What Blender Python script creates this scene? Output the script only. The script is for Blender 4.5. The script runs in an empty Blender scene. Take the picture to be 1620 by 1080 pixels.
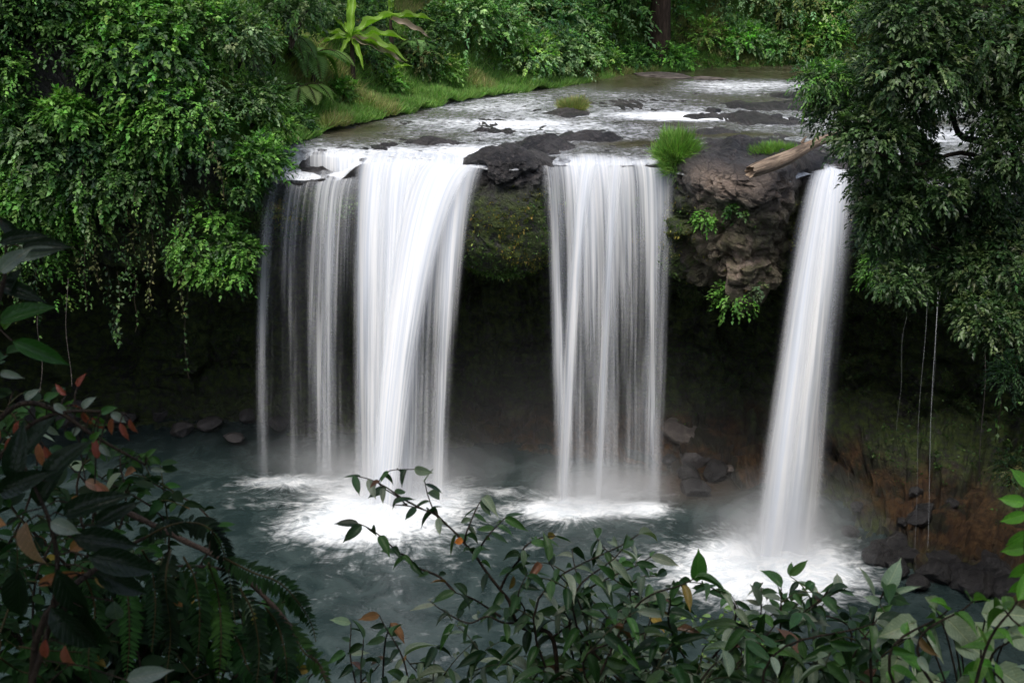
import bpy, math, random
import numpy as np
from mathutils import Vector
R = math.radians
PI = math.pi
rng = np.random.default_rng(7)
random.seed(7)
sc = bpy.context.scene

# ------------------------------------------------------------------ camera
ZC = 15.7
PITCH = R(20)
FPX = 1737.0                     # focal length in pixels of a 1620 px wide frame
cam = bpy.data.cameras.new('camera')
camo = bpy.data.objects.new('camera', cam)
sc.collection.objects.link(camo)
camo.location = (0, 0, ZC)
camo.rotation_euler = (PI/2 - PITCH, 0, 0)
cam.sensor_width = 36
cam.lens = 36*FPX/1620
cam.clip_start = 0.05
cam.clip_end = 600
cam.dof.use_dof = True
cam.dof.focus_distance = 31
cam.dof.aperture_fstop = 9
sc.camera = camo

# ------------------------------------------------------------------ light
world = bpy.data.worlds.new('World'); sc.world = world
world.use_nodes = True
wn = world.node_tree.nodes; wl = world.node_tree.links
bg = wn['Background']
sky = wn.new('ShaderNodeTexSky'); sky.sky_type = 'NISHITA'; sky.sun_disc = False
SUN_EL, SUN_AZ = R(68), R(200)
sky.sun_elevation = SUN_EL; sky.sun_rotation = SUN_AZ
sky.air_density = 1.0; sky.dust_density = 3.5; sky.ozone_density = 1.0
hs = wn.new('ShaderNodeHueSaturation'); hs.inputs['Saturation'].default_value = .72   # thin overcast
wl.new(sky.outputs[0], hs.inputs['Color']); wl.new(hs.outputs[0], bg.inputs[0]); bg.inputs[1].default_value = 0.10
sun = bpy.data.lights.new('sun', 'SUN'); sun.energy = 1.3; sun.angle = R(25); sun.color = (1, .97, .92)
suno = bpy.data.objects.new('sun', sun); sc.collection.objects.link(suno)
sd = Vector((math.sin(SUN_AZ)*math.cos(SUN_EL), math.cos(SUN_AZ)*math.cos(SUN_EL), math.sin(SUN_EL)))
suno.rotation_euler = sd.to_track_quat('Z', 'Y').to_euler()
sc.view_settings.view_transform = 'Standard'
sc.view_settings.look = 'None'
sc.view_settings.exposure = 1.0
sc.view_settings.gamma = 1
cy = sc.cycles
cy.transparent_max_bounces = 24
cy.max_bounces = 6; cy.diffuse_bounces = 3; cy.glossy_bounces = 2; cy.transmission_bounces = 2; cy.volume_bounces = 3
cy.use_denoising = True
cy.caustics_reflective = False; cy.caustics_refractive = False

# ------------------------------------------------------------------ pixel rays (photo pixels, 1620 x 1080) into the world
def ray(px, py):
    c, s = math.cos(PITCH), math.sin(PITCH)
    a = (px-810)/FPX; b = (540-py)/FPX
    return np.array([a, c + b*s, -s + b*c])
def at_z(px, py, z=0.0):
    d = ray(px, py); return np.array([0, 0, ZC]) + d*(z-ZC)/d[2]
def at_y(px, py, y):
    d = ray(px, py); return np.array([0, 0, ZC]) + d*y/d[1]

# ------------------------------------------------------------------ numpy noise
def _h(x, y, z, s=0):
    n = (x.astype(np.int64)*73856093) ^ (y.astype(np.int64)*19349663) ^ (z.astype(np.int64)*83492791) ^ (s*2654435)
    n = (n ^ (n >> 13)) & 0x7fffffff
    n = (n*(n*n*15731+789221)+1376312589) & 0x7fffffff
    return n/0x7fffffff
def vn(p, s=0):
    f = np.floor(p); t = p-f; t = t*t*(3-2*t); f = f.astype(np.int64)
    x, y, z = f[..., 0], f[..., 1], f[..., 2]
    r = 0
    for i in (0, 1):
        for j in (0, 1):
            for k in (0, 1):
                w = (t[..., 0] if i else 1-t[..., 0])*(t[..., 1] if j else 1-t[..., 1])*(t[..., 2] if k else 1-t[..., 2])
                r = r + w*_h(x+i, y+j, z+k, s)
    return r
def fbm(p, oct=4, s=0, g=.5):
    a = 1; r = 0; t = 0
    for o in range(oct):
        r = r + a*vn(p, s+o); t += a; a *= g; p = p*2.03+11.3
    return r/t*2-1
def worley(p, s=0, facets=False):
    f = np.floor(p); fi = f.astype(np.int64)
    d1 = np.full(p.shape[:-1], 9.); d2 = d1.copy(); idv = np.zeros(p.shape[:-1]); fac = d1*0
    for i in (-1, 0, 1):
        for j in (-1, 0, 1):
            for k in (-1, 0, 1):
                x, y, z = fi[..., 0]+i, fi[..., 1]+j, fi[..., 2]+k
                q = np.stack([x+_h(x, y, z, s+1), y+_h(x, y, z, s+2), z+_h(x, y, z, s+3)], -1)
                d = np.sqrt(((q-p)**2).sum(-1)); c = d < d1
                d2 = np.where(c, d1, np.minimum(d2, d)); idv = np.where(c, _h(x, y, z, s+4), idv)
                tl_ = (p-q)[..., 0]*(_h(x, y, z, s+5)-.5)+(p-q)[..., 1]*(_h(x, y, z, s+6)-.5)+(p-q)[..., 2]*(_h(x, y, z, s+7)-.5); fac = np.where(c, tl_, fac); d1 = np.minimum(d1, d)
    return (d1, d2, idv, fac) if facets else (d1, d2, idv)
def sstep(a, b, x):
    t = np.clip((x-a)/(b-a), 0, 1); return t*t*(3-2*t)
def unit(v):
    return v/np.maximum(np.linalg.norm(v, axis=-1, keepdims=True), 1e-9)

# ------------------------------------------------------------------ mesh builder and object helpers
class MB:
    def __init__(s): s.V = []; s.F = []; s.C = []; s.U = []; s.n = 0; s.A = {}
    def add(s, V, F, C=(1, 1, 1), U=None):
        V = np.asarray(V, float).reshape(-1, 3); F = np.asarray(F, np.int64)
        C = np.broadcast_to(np.asarray(C, float), V.shape)
        s.V.append(V); s.F.append(F+s.n); s.C.append(C)
        s.U.append(np.zeros((len(V), 2)) if U is None else np.asarray(U, float).reshape(-1, 2)); s.n += len(V)
    def build(s, name, mat, parent=None, smooth=True, attrs=None):
        me = bpy.data.meshes.new(name)
        V = np.concatenate(s.V)
        me.vertices.add(len(V)); me.vertices.foreach_set('co', V.astype(np.float32).ravel())
        idx = np.concatenate([f.ravel() for f in s.F]).astype(np.int32)
        tot = np.concatenate([np.full(len(f), f.shape[1]) for f in s.F]).astype(np.int32)
        st = np.concatenate([[0], np.cumsum(tot)[:-1]]).astype(np.int32)
        me.loops.add(len(idx)); me.loops.foreach_set('vertex_index', idx)
        me.polygons.add(len(tot)); me.polygons.foreach_set('loop_start', st); me.polygons.foreach_set('loop_total', tot)
        C = np.concatenate(s.C); a = me.color_attributes.new('Col', 'FLOAT_COLOR', 'POINT')
        a.data.foreach_set('color', np.concatenate([C, np.ones((len(C), 1))], 1).astype(np.float32).ravel())
        U = np.concatenate(s.U); b = me.attributes.new('uvc', 'FLOAT2', 'POINT')
        b.data.foreach_set('vector', U.astype(np.float32).ravel())
        for k, v in (attrs or {}).items():
            v = np.asarray(v, np.float32)
            if v.ndim == 2:
                t = me.attributes.new(k, 'FLOAT_VECTOR', 'POINT'); t.data.foreach_set('vector', v.ravel())
            else:
                t = me.attributes.new(k, 'FLOAT', 'POINT'); t.data.foreach_set('value', v.ravel())
        me.update(calc_edges=True); me.validate()
        (me.shade_smooth if smooth else me.shade_flat)()
        me.materials.append(mat)
        o = bpy.data.objects.new(name, me); sc.collection.objects.link(o)
        if parent is not None:
            o.parent = parent
            l = parent.location
            if l.length > 0: o.location = -l
        return o
def tag(o, label=None, cat=None, group=None, kind=None):
    if label: o['label'] = label
    if cat: o['category'] = cat
    if group: o['group'] = group
    if kind: o['kind'] = kind
    return o
def empty(name, loc, label, cat, group=None):
    o = bpy.data.objects.new(name, None); sc.collection.objects.link(o)
    o.location = tuple(float(v) for v in loc); o.empty_display_size = .2
    return tag(o, label, cat, group)
def grid_faces(nr, nc, off=0):
    i = np.arange(nr-1)[:, None]*nc+np.arange(nc-1)[None, :]; i = i.ravel()+off
    return np.stack([i, i+1, i+nc+1, i+nc], 1)
def tube(mb, P, r, n=7, C=(1, 1, 1)):
    P = np.asarray(P, float); r = np.broadcast_to(np.asarray(r, float), (len(P),))
    T = unit(np.gradient(P, axis=0)); ref = np.array([0.3, .2, 1.]) if abs(T[0, 2]) < .8 else np.array([1., .2, 0.1])
    A = unit(np.cross(T, ref)); B = np.cross(T, A)
    th = np.linspace(0, 2*PI, n, endpoint=False)
    V = P[:, None]+r[:, None, None]*(A[:, None]*np.cos(th)[None, :, None]+B[:, None]*np.sin(th)[None, :, None])
    F = []
    for i in range(len(P)-1):
        for k in range(n):
            F.append((i*n+k, i*n+(k+1) % n, (i+1)*n+(k+1) % n, (i+1)*n+k))
    L = np.linspace(0, 1, len(P))
    mb.add(V.reshape(-1, 3), F, C, np.stack([np.tile(th/6.28, len(P)), np.repeat(L, n)], 1))
    for e in (0, len(P)-1):
        mb.add(np.concatenate([P[e:e+1], V[e]]), [(0, 1+k, 1+(k+1) % n) for k in range(n)], C)
def spline(P, n):
    P = np.asarray(P, float); m = len(P); Q = np.concatenate([[2*P[0]-P[1]], P, [2*P[-1]-P[-2]]])
    o = []
    for t in np.linspace(0, m-1-1e-6, n):
        i = int(t); f = t-i; a, b, c, d = Q[i:i+4]
        o.append(.5*((2*b)+(-a+c)*f+(2*a-5*b+4*c-d)*f*f+(-a+3*b-3*c+d)*f**3))
    return np.array(o)

# leaf templates: x across (-.5..  .5), y along (0..1), z along the normal
LEAF = (np.array([(0, 0, 0), (-.5, .42, .10), (0, .5, -.02), (.5, .42, .10), (0, 1, -.16)]), np.array([(0, 2, 1), (0, 3, 2), (1, 2, 4), (2, 3, 4)]))
BLADE = (np.array([(-.5, 0, 0), (.5, 0, 0), (-.4, .4, .0), (.4, .4, .0), (-.25, .75, -.09), (.25, .75, -.09), (0, 1, -.25)]),
         np.array([(0, 1, 3), (0, 3, 2), (2, 3, 5), (2, 5, 4), (4, 5, 6)]))
def big_template(rows=9, fold=.16, droop=.28, tip=.75, wave=0.0):
    V = []; F = []
    for i in range(rows):
        t = i/(rows-1)
        w = .5*(math.sin(PI*min(1, t**.8))**.75)*(1-.25*t) if 0 < t < 1 else 0.006
        if t > .86: w *= .55
        for s in (-1, -.55, 0, .55, 1):
            V.append((s*w, t, fold*abs(s)*w*2 - droop*t*t + wave*math.sin(t*19)*abs(s)*.05))
        if i:
            for k in range(4):
                a = (i-1)*5+k; F.append((a, a+1, a+6)); F.append((a, a+6, a+5))
    return np.array(V), np.array(F)
def heart_template(rows=11):
    V = []; F = []
    for i in range(rows):
        t = i/(rows-1); w = .5*max(0, math.sin(PI*min(1, t**.62)))**.75*(1-.3*t)*(1+.05*math.sin(i*2.7)) if 0 < t < 1 else .004
        for k_ in (-1, -.5, 0, .5, 1): V.append((k_*w, t-.10*abs(k_)*(1-t)*(t < .4), .22*abs(k_)*w+.03*math.sin(t*14+k_*2)*abs(k_)-.16*t*t))
        if i:
            for k in range(4): a = (i-1)*5+k; F.append((a, a+1, a+6)); F.append((a, a+6, a+5))
    return np.array(V), np.array(F)
HEART = heart_template()
BIG = big_template(); BIGFLAT = big_template(9, .1, .1); BIGDROOP = big_template(9, .2, .5); WAVY = big_template(14, .12, .3, wave=1.)
def leaves(mb, P, D, N, L, W, C, T=LEAF):
    P = np.asarray(P, float); n = len(P)
    if n == 0: return
    D = unit(D); X = unit(np.cross(D, N)); Z = np.cross(X, D)
    L = np.broadcast_to(L, (n,))[:, None, None]; W = np.broadcast_to(W, (n,))[:, None, None]
    tv, tf = T
    V = P[:, None]+X[:, None]*tv[None, :, 0:1]*W+D[:, None]*tv[None, :, 1:2]*L+Z[:, None]*tv[None, :, 2:3]*L
    F = (tf[None]+np.arange(n)[:, None, None]*len(tv)).reshape(-1, 3)
    C = np.broadcast_to(np.asarray(C, float), (n, 3))
    mb.add(V.reshape(-1, 3), F, np.repeat(C, len(tv), 0), np.tile(tv[:, :2]+[.5, 0], (n, 1)))
def palette(n, cols, w=None, jit=.18, r=None):
    r = r or rng
    cols = np.array(cols, float); i = r.choice(len(cols), n, p=None if w is None else np.array(w)/sum(w))
    c = cols[i]; return c*np.exp(r.normal(0, jit, (n, 1)))*np.exp(r.normal(0, jit*.3, (n, 3)))
def sprays(mb, P, D, n, sl, ll, cols, w=None, T=LEAF, wr=.58, droop=.5, jit=.15, spread=.9, twig=None):
    """n leaves along a short drooping twig at each P heading D"""
    P = np.asarray(P, float); D = unit(np.asarray(D, float)); m = len(P)
    if m == 0: return
    sl = np.broadcast_to(sl, (m,)); base = palette(m, cols, w, .22)
    up = np.array([0, 0, 1.])
    S = unit(np.cross(D, up+rng.normal(0, .15, (m, 3))))
    for k in range(n):
        t = (k+.6)/n
        Q = P+D*(sl*t)[:, None]-up*(droop*sl*t*t)[:, None]
        sg = 1 if k % 2 else -1
        d = D*(.5+.6*t)+S*sg*spread*(1.1-t)+rng.normal(0, .38, (m, 3))-up*(droop*.5)
        nn = unit(up*.9+D*.5+rng.normal(0, .35, (m, 3)))
        l = ll*rng.uniform(.7, 1.2, m)
        leaves(mb, Q, d, nn, l, l*wr*rng.uniform(.8, 1.15, m), base*np.exp(rng.normal(0, jit, (m, 1))), T)
    if twig:
        for a in range(0, m, twig): 
            tube(mb, [P[a], P[a]+D[a]*sl[a]*.5-up*droop*sl[a]*.25, P[a]+D[a]*sl[a]-up*droop*sl[a]], .006, 4, (.06, .045, .03))
def ball_points(c, r, n, up=.15, shell=(.72, 1.05)):
    """points on the lumpy shell of an ellipsoid with outward directions, few of them underneath"""
    d = unit(rng.normal(0, 1, (int(n*1.6), 3))); d = d[d[:, 2] > rng.uniform(-1, up-.2, len(d))][:n]
    r = np.asarray(r, float)
    rr = rng.uniform(shell[0], shell[1], (len(d), 1))*(1+.25*fbm(d*2.2+np.asarray(c)*1.3, 2)[:, None])
    return np.asarray(c)+d*rr*r, unit(d/r*np.max(r))

# ------------------------------------------------------------------ materials
class NT:
    def __init__(s, name):
        s.m = bpy.data.materials.new(name); s.m.use_nodes = True; s.t = s.m.node_tree; s.t.nodes.clear()
        s.out = s.n('OutputMaterial')
    def n(s, typ, **k):
        x = s.t.nodes.new('ShaderNode'+typ)
        for a, b in k.items():
            if a.startswith('_'): setattr(x, a[1:], b)
        return x
    def l(s, a, b): s.t.links.new(a, b)
    def put(s, x, key, v):
        i = x.inputs[key]
        if hasattr(v, 'links') or hasattr(v, 'is_output'): s.l(v, i)
        else: i.default_value = v
    def attr(s, name, out='Fac'):
        x = s.n('Attribute'); x.attribute_name = name; return x.outputs[out]
    def geo(s): return s.n('NewGeometry').outputs['Position']
    def noise(s, vec, scale=5, detail=4, rough=.55, dist=0, out=0):
        x = s.n('TexNoise'); s.put(x, 'Vector', vec); x.inputs['Scale'].default_value = scale
        x.inputs['Detail'].default_value = detail; x.inputs['Roughness'].default_value = rough; x.inputs['Distortion'].default_value = dist
        return x.outputs[out]
    def math(s, op, a, b=0., c=0., clamp=False):
        x = s.n('Math'); x.operation = op; x.use_clamp = clamp
        s.put(x, 0, a); s.put(x, 1, b)
        if op in ('MULTIPLY_ADD',): s.put(x, 2, c)
        return x.outputs[0]
    def rng(s, v, a, b, c=0., d=1., smooth=True):
        x = s.n('MapRange'); s.put(x, 0, v)
        if smooth: x.interpolation_type = 'SMOOTHSTEP'
        for i, q in zip((1, 2, 3, 4), (a, b, c, d)): s.put(x, i, q)
        return x.outputs[0]
    def mapv(s, v, scale=(1, 1, 1), loc=(0, 0, 0)):
        x = s.n('Mapping'); s.put(x, 0, v); x.inputs['Scale'].default_value = scale; x.inputs['Location'].default_value = loc
        return x.outputs[0]
    def mix(s, f, a, b, mode='MIX'):
        x = s.n('Mix'); x.data_type = 'RGBA'; x.blend_type = mode
        s.put(x, 0, f)
        for i, v in ((6, a), (7, b)):
            if isinstance(v, tuple) and len(v) == 3: v = (*v, 1)
            s.put(x, i, v)
        return x.outputs[2]
    def bump(s, h, strength=.5, dist=.1, n=None):
        x = s.n('Bump'); x.inputs['Strength'].default_value = strength; x.inputs['Distance'].default_value = dist
        s.put(x, 'Height', h)
        if n is not None: s.l(n, x.inputs['Normal'])
        return x.outputs[0]
    def prin(s, col, rough=.5, spec=.5, normal=None, **k):
        x = s.n('BsdfPrincipled')
        s.put(x, 'Base Color', (*col, 1) if isinstance(col, tuple) else col); s.put(x, 'Roughness', rough)
        s.put(x, 'Specular IOR Level', spec)
        if normal is not None: s.l(normal, x.inputs['Normal'])
        return x.outputs[0]
    def mixs(s, f, a, b):
        x = s.n('MixShader'); s.put(x, 0, f); s.l(a, x.inputs[1]); s.l(b, x.inputs[2]); return x.outputs[0]
    def n_sep(s, c):
        x = s.n('SeparateColor'); s.l(c, x.inputs[0]); return x.outputs[0]
    def done(s, sh, vol=False):
        s.l(sh, s.out.inputs['Volume' if vol else 'Surface']); return s.m

def leaf_mat(name, rough=.42, spec=.5, trans=.28, vein=False):
    t = NT(name); c = t.attr('Col', 'Color'); p = t.geo()
    c = t.mix(t.rng(t.noise(p, 3 if not vein else 30, 3), .3, .7, 0, .35), c, (.5, .5, .5), 'MULTIPLY')
    nrm = None
    if vein:
        u = t.attr('uvc', 'Vector'); sp = t.n('SeparateXYZ'); t.l(u, sp.inputs[0])
        x = t.math('ABSOLUTE', t.math('SUBTRACT', sp.outputs[0], .5))
        w = t.math('SINE', t.math('MULTIPLY', t.math('SUBTRACT', sp.outputs[1], t.math('MULTIPLY', x, .55)), 62))
        vv = t.math('MAXIMUM', t.rng(w, .8, 1, 0, .5), t.rng(x, .012, .035, 1, 0))
        c = t.mix(t.math('MULTIPLY', vv, .6), c, t.mix(1, c, (2.0, 1.7, 1.6), 'MULTIPLY'))
        c = t.mix(t.rng(t.noise(p, 160, 3, .7), .52, .72, 0, .5), c, t.mix(1, c, (2.2, 1.9, 2.2), 'MULTIPLY')); c = t.mix(t.rng(t.noise(p, 55, 4, .7), .56, .74, 0, .55), c, t.mix(1, c, (.9, .6, .4), 'MULTIPLY'))
        nrm = t.bump(t.math('SUBTRACT', t.math('MULTIPLY', t.noise(p, 70, 3), .8), vv), .5, .006)
    b = t.prin(c, rough, spec, nrm)
    tr = t.n('BsdfTranslucent'); t.l(t.mix(1, c, (1.3, 1.7, .6), 'MULTIPLY'), tr.inputs[0])
    return t.done(t.mixs(trans, b, tr.outputs[0]))
M = {}
M['leaf'] = leaf_mat('leaf_matte', .5, .35)
M['gloss'] = leaf_mat('leaf_glossy', .4, .4, .25)
M['bigleaf'] = leaf_mat('leaf_veined', .34, .32, .2, True); M['shadeleaf'] = leaf_mat('leaf_shaded_fern', .6, .12, .2, False)
M['grass'] = leaf_mat('grass_blade', .55, .3, .35)

def bark_mat(name, a, b, sc_=8, st=(1, 1, .2)):
    t = NT(name); p = t.mapv(t.geo(), st)
    n = t.noise(p, sc_, 6, .65); n2 = t.noise(p, sc_*4, 4)
    c = t.mix(t.rng(n, .35, .65), a, b)
    return t.done(t.prin(c, .8, .2, t.bump(t.math('ADD', n, t.math('MULTIPLY', n2, .5)), .8, .05)))
M['bark'] = bark_mat('bark_dark', (.018, .014, .010), (.055, .042, .03))
M['redbark'] = bark_mat('bark_reddish', (.025, .017, .012), (.075, .050, .036))
M['stem'] = bark_mat('shrub_stem', (.02, .014, .010), (.05, .035, .022), 30)

def cliff_mat():
    t = NT('basalt_cliff'); p = t.geo()
    n1 = t.noise(p, .8, 6, .6); n2 = t.noise(p, 4.5, 6, .65); n3 = t.noise(p, 22, 4, .7)
    vo = t.n('TexVoronoi'); vo.feature = 'DISTANCE_TO_EDGE'; vo.inputs['Scale'].default_value = 1.6
    wp = t.n('VectorMath'); wp.operation = 'ADD'; t.l(p, wp.inputs[0])
    sc2 = t.n('VectorMath'); sc2.operation = 'SCALE'; t.l(t.noise(p, 1.5, 3, .5, 0, 1), sc2.inputs[0]); sc2.inputs['Scale'].default_value = .9
    t.l(sc2.outputs[0], wp.inputs[1]); t.l(wp.outputs[0], vo.inputs['Vector'])
    crack = t.rng(vo.outputs['Distance'], 0, .05, 0, 1)
    rock = t.mix(t.rng(n1, .35, .65), (.022, .021, .023), (.085, .078, .078))
    rock = t.mix(t.rng(t.noise(p, 7, 8, .75), .5, .68), rock, (.13, .115, .11))
    brown = t.mix(t.rng(n2, .3, .7), (.11, .085, .067), (.36, .285, .23))
    rock = t.mix(t.attr('brown'), rock, brown)
    tan = t.mix(t.rng(t.noise(t.mapv(p, (1, 1, .35)), 3.2, 5), .35, .68), (.30, .22, .17), (.60, .47, .37))
    rock = t.mix(t.attr('tan'), rock, tan)
    soil = t.mix(t.rng(n2, .35, .7), (.050, .026, .013), (.150, .070, .034))
    soil = t.mix(t.rng(t.noise(p, .9, 6, .7), .47, .58), soil, (.022, .018, .012))
    c = t.mix(t.attr('soil'), rock, soil)
    moss = t.mix(t.rng(n2, .35, .7), (.025, .048, .012), (.10, .14, .03))
    mm = t.math('MULTIPLY', t.attr('moss'), t.rng(t.math('ADD', n2, t.math('MULTIPLY', n1, .5)), .55, .8), 0)
    c = t.mix(mm, c, moss)
    c = t.mix(t.math('MULTIPLY', t.rng(crack, 0, 1, .55, 0), t.rng(n1, .4, .6)), c, (.008, .008, .008))
    n4 = t.noise(p, 9, 8, .75, .4)
    vc = t.n('TexVoronoi'); vc.distance = 'CHEBYCHEV'; vc.inputs['Scale'].default_value = 2.6; t.l(wp.outputs[0], vc.inputs['Vector'])
    vd = t.n('TexVoronoi'); vd.distance = 'MANHATTAN'; vd.inputs['Scale'].default_value = 7; t.l(p, vd.inputs['Vector'])
    cellh = t.math('ADD', t.math('MULTIPLY', t.n_sep(vc.outputs['Color']), .7), t.math('MULTIPLY', t.n_sep(vd.outputs['Color']), .25))
    rock = t.mix(t.rng(t.n_sep(vc.outputs['Color']), .2, .9, 0, .45), rock, t.mix(1, rock, (1.9, 1.8, 1.75), 'MULTIPLY'))
    hb = t.math('ADD', t.math('ADD', t.math('MULTIPLY', n4, .9), cellh), t.math('ADD', t.math('MULTIPLY', n3, .35), t.math('MULTIPLY', crack, .12)))
    nr = t.bump(hb, 1.0, .2)
    ro = t.rng(t.attr('wet'), 0, 1, .85, .33)
    return t.done(t.prin(c, ro, t.rng(t.attr('wet'), 0, 1, .25, .6), nr))
M['cliff'] = cliff_mat()
def rock_mat(name, a, b, rough=.5, spec=.5):
    t = NT(name); p = t.geo()
    n1 = t.noise(p, 2.2, 6, .65); n3 = t.noise(p, 18, 5, .7)
    c = t.mix(t.rng(n1, .3, .7), a, b); c = t.mix(t.rng(n3, .5, .8, 0, .5), c, (.12, .11, .10))
    return t.done(t.prin(c, rough, spec, t.bump(t.math('ADD', n1, t.math('MULTIPLY', n3, .6)), 1, .12)))
M['wetrock'] = rock_mat('wet_boulder', (.006, .006, .007), (.030, .028, .028), .3, .6)
M['greyrock'] = rock_mat('grey_boulder', (.06, .05, .045), (.2, .17, .15), .6, .4)
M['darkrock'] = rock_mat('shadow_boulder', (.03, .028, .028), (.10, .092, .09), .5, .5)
def ground_mat():
    t = NT('forest_floor'); p = t.geo(); n = t.noise(p, 1.2, 6, .6)
    c = t.mix(t.rng(n, .35, .65), (.018, .024, .010), (.05, .05, .022))
    return t.done(t.prin(c, .9, .15, t.bump(n, 1, .3)))
M['ground'] = ground_mat()

def fall_mat():
    t = NT('falling_water'); u = t.attr('uvc', 'Vector')
    d = t.attr('dens')
    n1 = t.noise(t.mapv(u, (2.3, .09, 1)), 1, 3, .6, .3)
    n2 = t.noise(t.mapv(u, (9, .15, 1), (3, 7, 0)), 1, 4, .6, .3)
    n3 = t.noise(t.mapv(u, (48, .35, 1), (9, 2, 0)), 1, 2, .6)
    s = t.math('ADD', t.math('MULTIPLY', n1, .72), t.math('ADD', t.math('MULTIPLY', n2, .46), t.math('MULTIPLY', n3, .10)))   # about .66 mean
    a = t.math('ADD', t.math('MULTIPLY', t.rng(t.math('ADD', s, t.math('SUBTRACT', d, .42)), .46, 1.02), .74), t.rng(d, .12, 1.15, 0, .26), clamp=True)
    col = t.mix(t.rng(n2, .35, .65), (.70, .75, .83), (.94, .95, .96))
    df = t.n('BsdfDiffuse'); t.l(col, df.inputs[0])
    # droplets scatter the light that comes from above as much as from the front
    na = t.n('VectorMath'); na.operation = 'ADD'; t.l(t.n('NewGeometry').outputs['Normal'], na.inputs[0]); na.inputs[1].default_value = (0, -.35, .9)
    nn = t.n('VectorMath'); nn.operation = 'NORMALIZE'; t.l(na.outputs[0], nn.inputs[0]); t.l(nn.outputs[0], df.inputs['Normal'])
    trl = t.n('BsdfTranslucent'); t.l(col, trl.inputs[0])
    w = t.mixs(.22, df.outputs[0], trl.outputs[0])
    tr = t.n('BsdfTransparent')
    return t.done(t.mixs(t.math('MULTIPLY', a, t.attr('cap')), tr.outputs[0], w))
M['fall'] = fall_mat()

def foam_bsdf(t, col=(.88, .91, .93)):
    df = t.n('BsdfDiffuse'); df.inputs[0].default_value = (*col, 1); return df.outputs[0]
def pool_mat():
    t = NT('plunge_pool_water'); p = t.geo(); fc = t.attr('fc', 'Vector')
    w1 = t.noise(t.mapv(p, (1, 1, 1)), 1.1, 4, .6, .6); w2 = t.noise(t.mapv(p, (1, 1.6, 1)), 5.5, 3, .6, .5)
    nr = t.bump(t.math('ADD', w1, t.math('MULTIPLY', w2, .3)), .4, .12)
    deep = t.mix(t.rng(w1, .35, .7), (.015, .027, .027), (.040, .059, .058))
    shallow = t.mix(t.attr('shallow'), deep, (.045, .028, .016))
    wat = t.prin(shallow, .2, .5, nr)
    st = t.noise(fc, 1, 4, .62, .3); st2 = t.noise(t.mapv(p, (1, 1.5, 1)), 1.7, 5, .66, 1.4); st3 = t.noise(t.mapv(fc, (2.7, 2.7, 1), (4, 2, 0)), 1, 3, .6, .2)
    f = t.math('ADD', t.attr('foam'), t.math('MULTIPLY', t.math('SUBTRACT', t.math('ADD', t.math('MULTIPLY', st, .30), t.math('ADD', t.math('MULTIPLY', st2, .48), t.math('MULTIPLY', st3, .22))), .5), 2.1))
    f = t.rng(f, .22, 1.08)
    f = t.math('MULTIPLY', f, t.rng(t.attr('foam'), .02, .2))
    df = t.n('BsdfDiffuse'); t.l(t.mix(t.rng(st2, .35, .65), (.70, .75, .79), (.93, .95, .96)), df.inputs[0]); t.l(t.bump(t.math('ADD', st2, t.math('MULTIPLY', st3, .5)), .6, .25), df.inputs['Normal'])
    return t.done(t.mixs(f, wat, df.outputs[0]))
M['pool'] = pool_mat()
def river_mat():
    t = NT('rapids_water'); p = t.geo()
    w1 = t.noise(p, 1.3, 4, .6, .5); w2 = t.noise(t.mapv(p, (1, .6, 1)), 7, 3, .6, .6)
    rough = t.attr('rapid')
    nr = t.bump(t.math('ADD', w1, t.math('MULTIPLY', w2, .5)), .5, .12)
    c = t.mix(t.rng(w1, .35, .65), (.045, .040, .022), (.085, .078, .050))
    c = t.mix(t.rng(rough, .1, .6), c, t.mix(t.rng(w2, .4, .6), (.10, .10, .105), (.26, .27, .29)))  # silvery sky glimmer on the rapids painted into the water colour
    wat = t.prin(c, .18, .5, nr)
    a = t.noise(t.mapv(p, (1.2, 1.5, 1)), 1.7, 6, .70, 1.0); b = t.noise(t.mapv(p, (3.5, 5, 1)), 1.6, 4, .65, .6)
    f = t.math('ADD', t.math('MULTIPLY', t.math('SUBTRACT', t.math('ADD', t.math('MULTIPLY', a, .62), t.math('MULTIPLY', b, .38)), .5), 2.3), rough)
    f = t.math('MULTIPLY', t.rng(f, .38, 1.15), t.rng(rough, .03, .25))
    return t.done(t.mixs(f, wat, foam_bsdf(t, (.82, .85, .89))))
M['river'] = river_mat()
def log_mat():
    t = NT('bleached_log'); u = t.attr('uvc', 'Vector'); p = t.geo()
    n = t.noise(t.mapv(u, (14, 2.5, 1)), 1, 6, .7, .4); n2 = t.noise(p, 2.5, 4)
    c = t.mix(t.rng(n, .35, .68), (.09, .065, .048), (.38, .29, .21)); c = t.mix(t.rng(n2, .5, .7, 0, .6), c, (.17, .10, .06))
    return t.done(t.prin(c, .8, .2, t.bump(n, .9, .05)))
M['log'] = log_mat()

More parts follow.
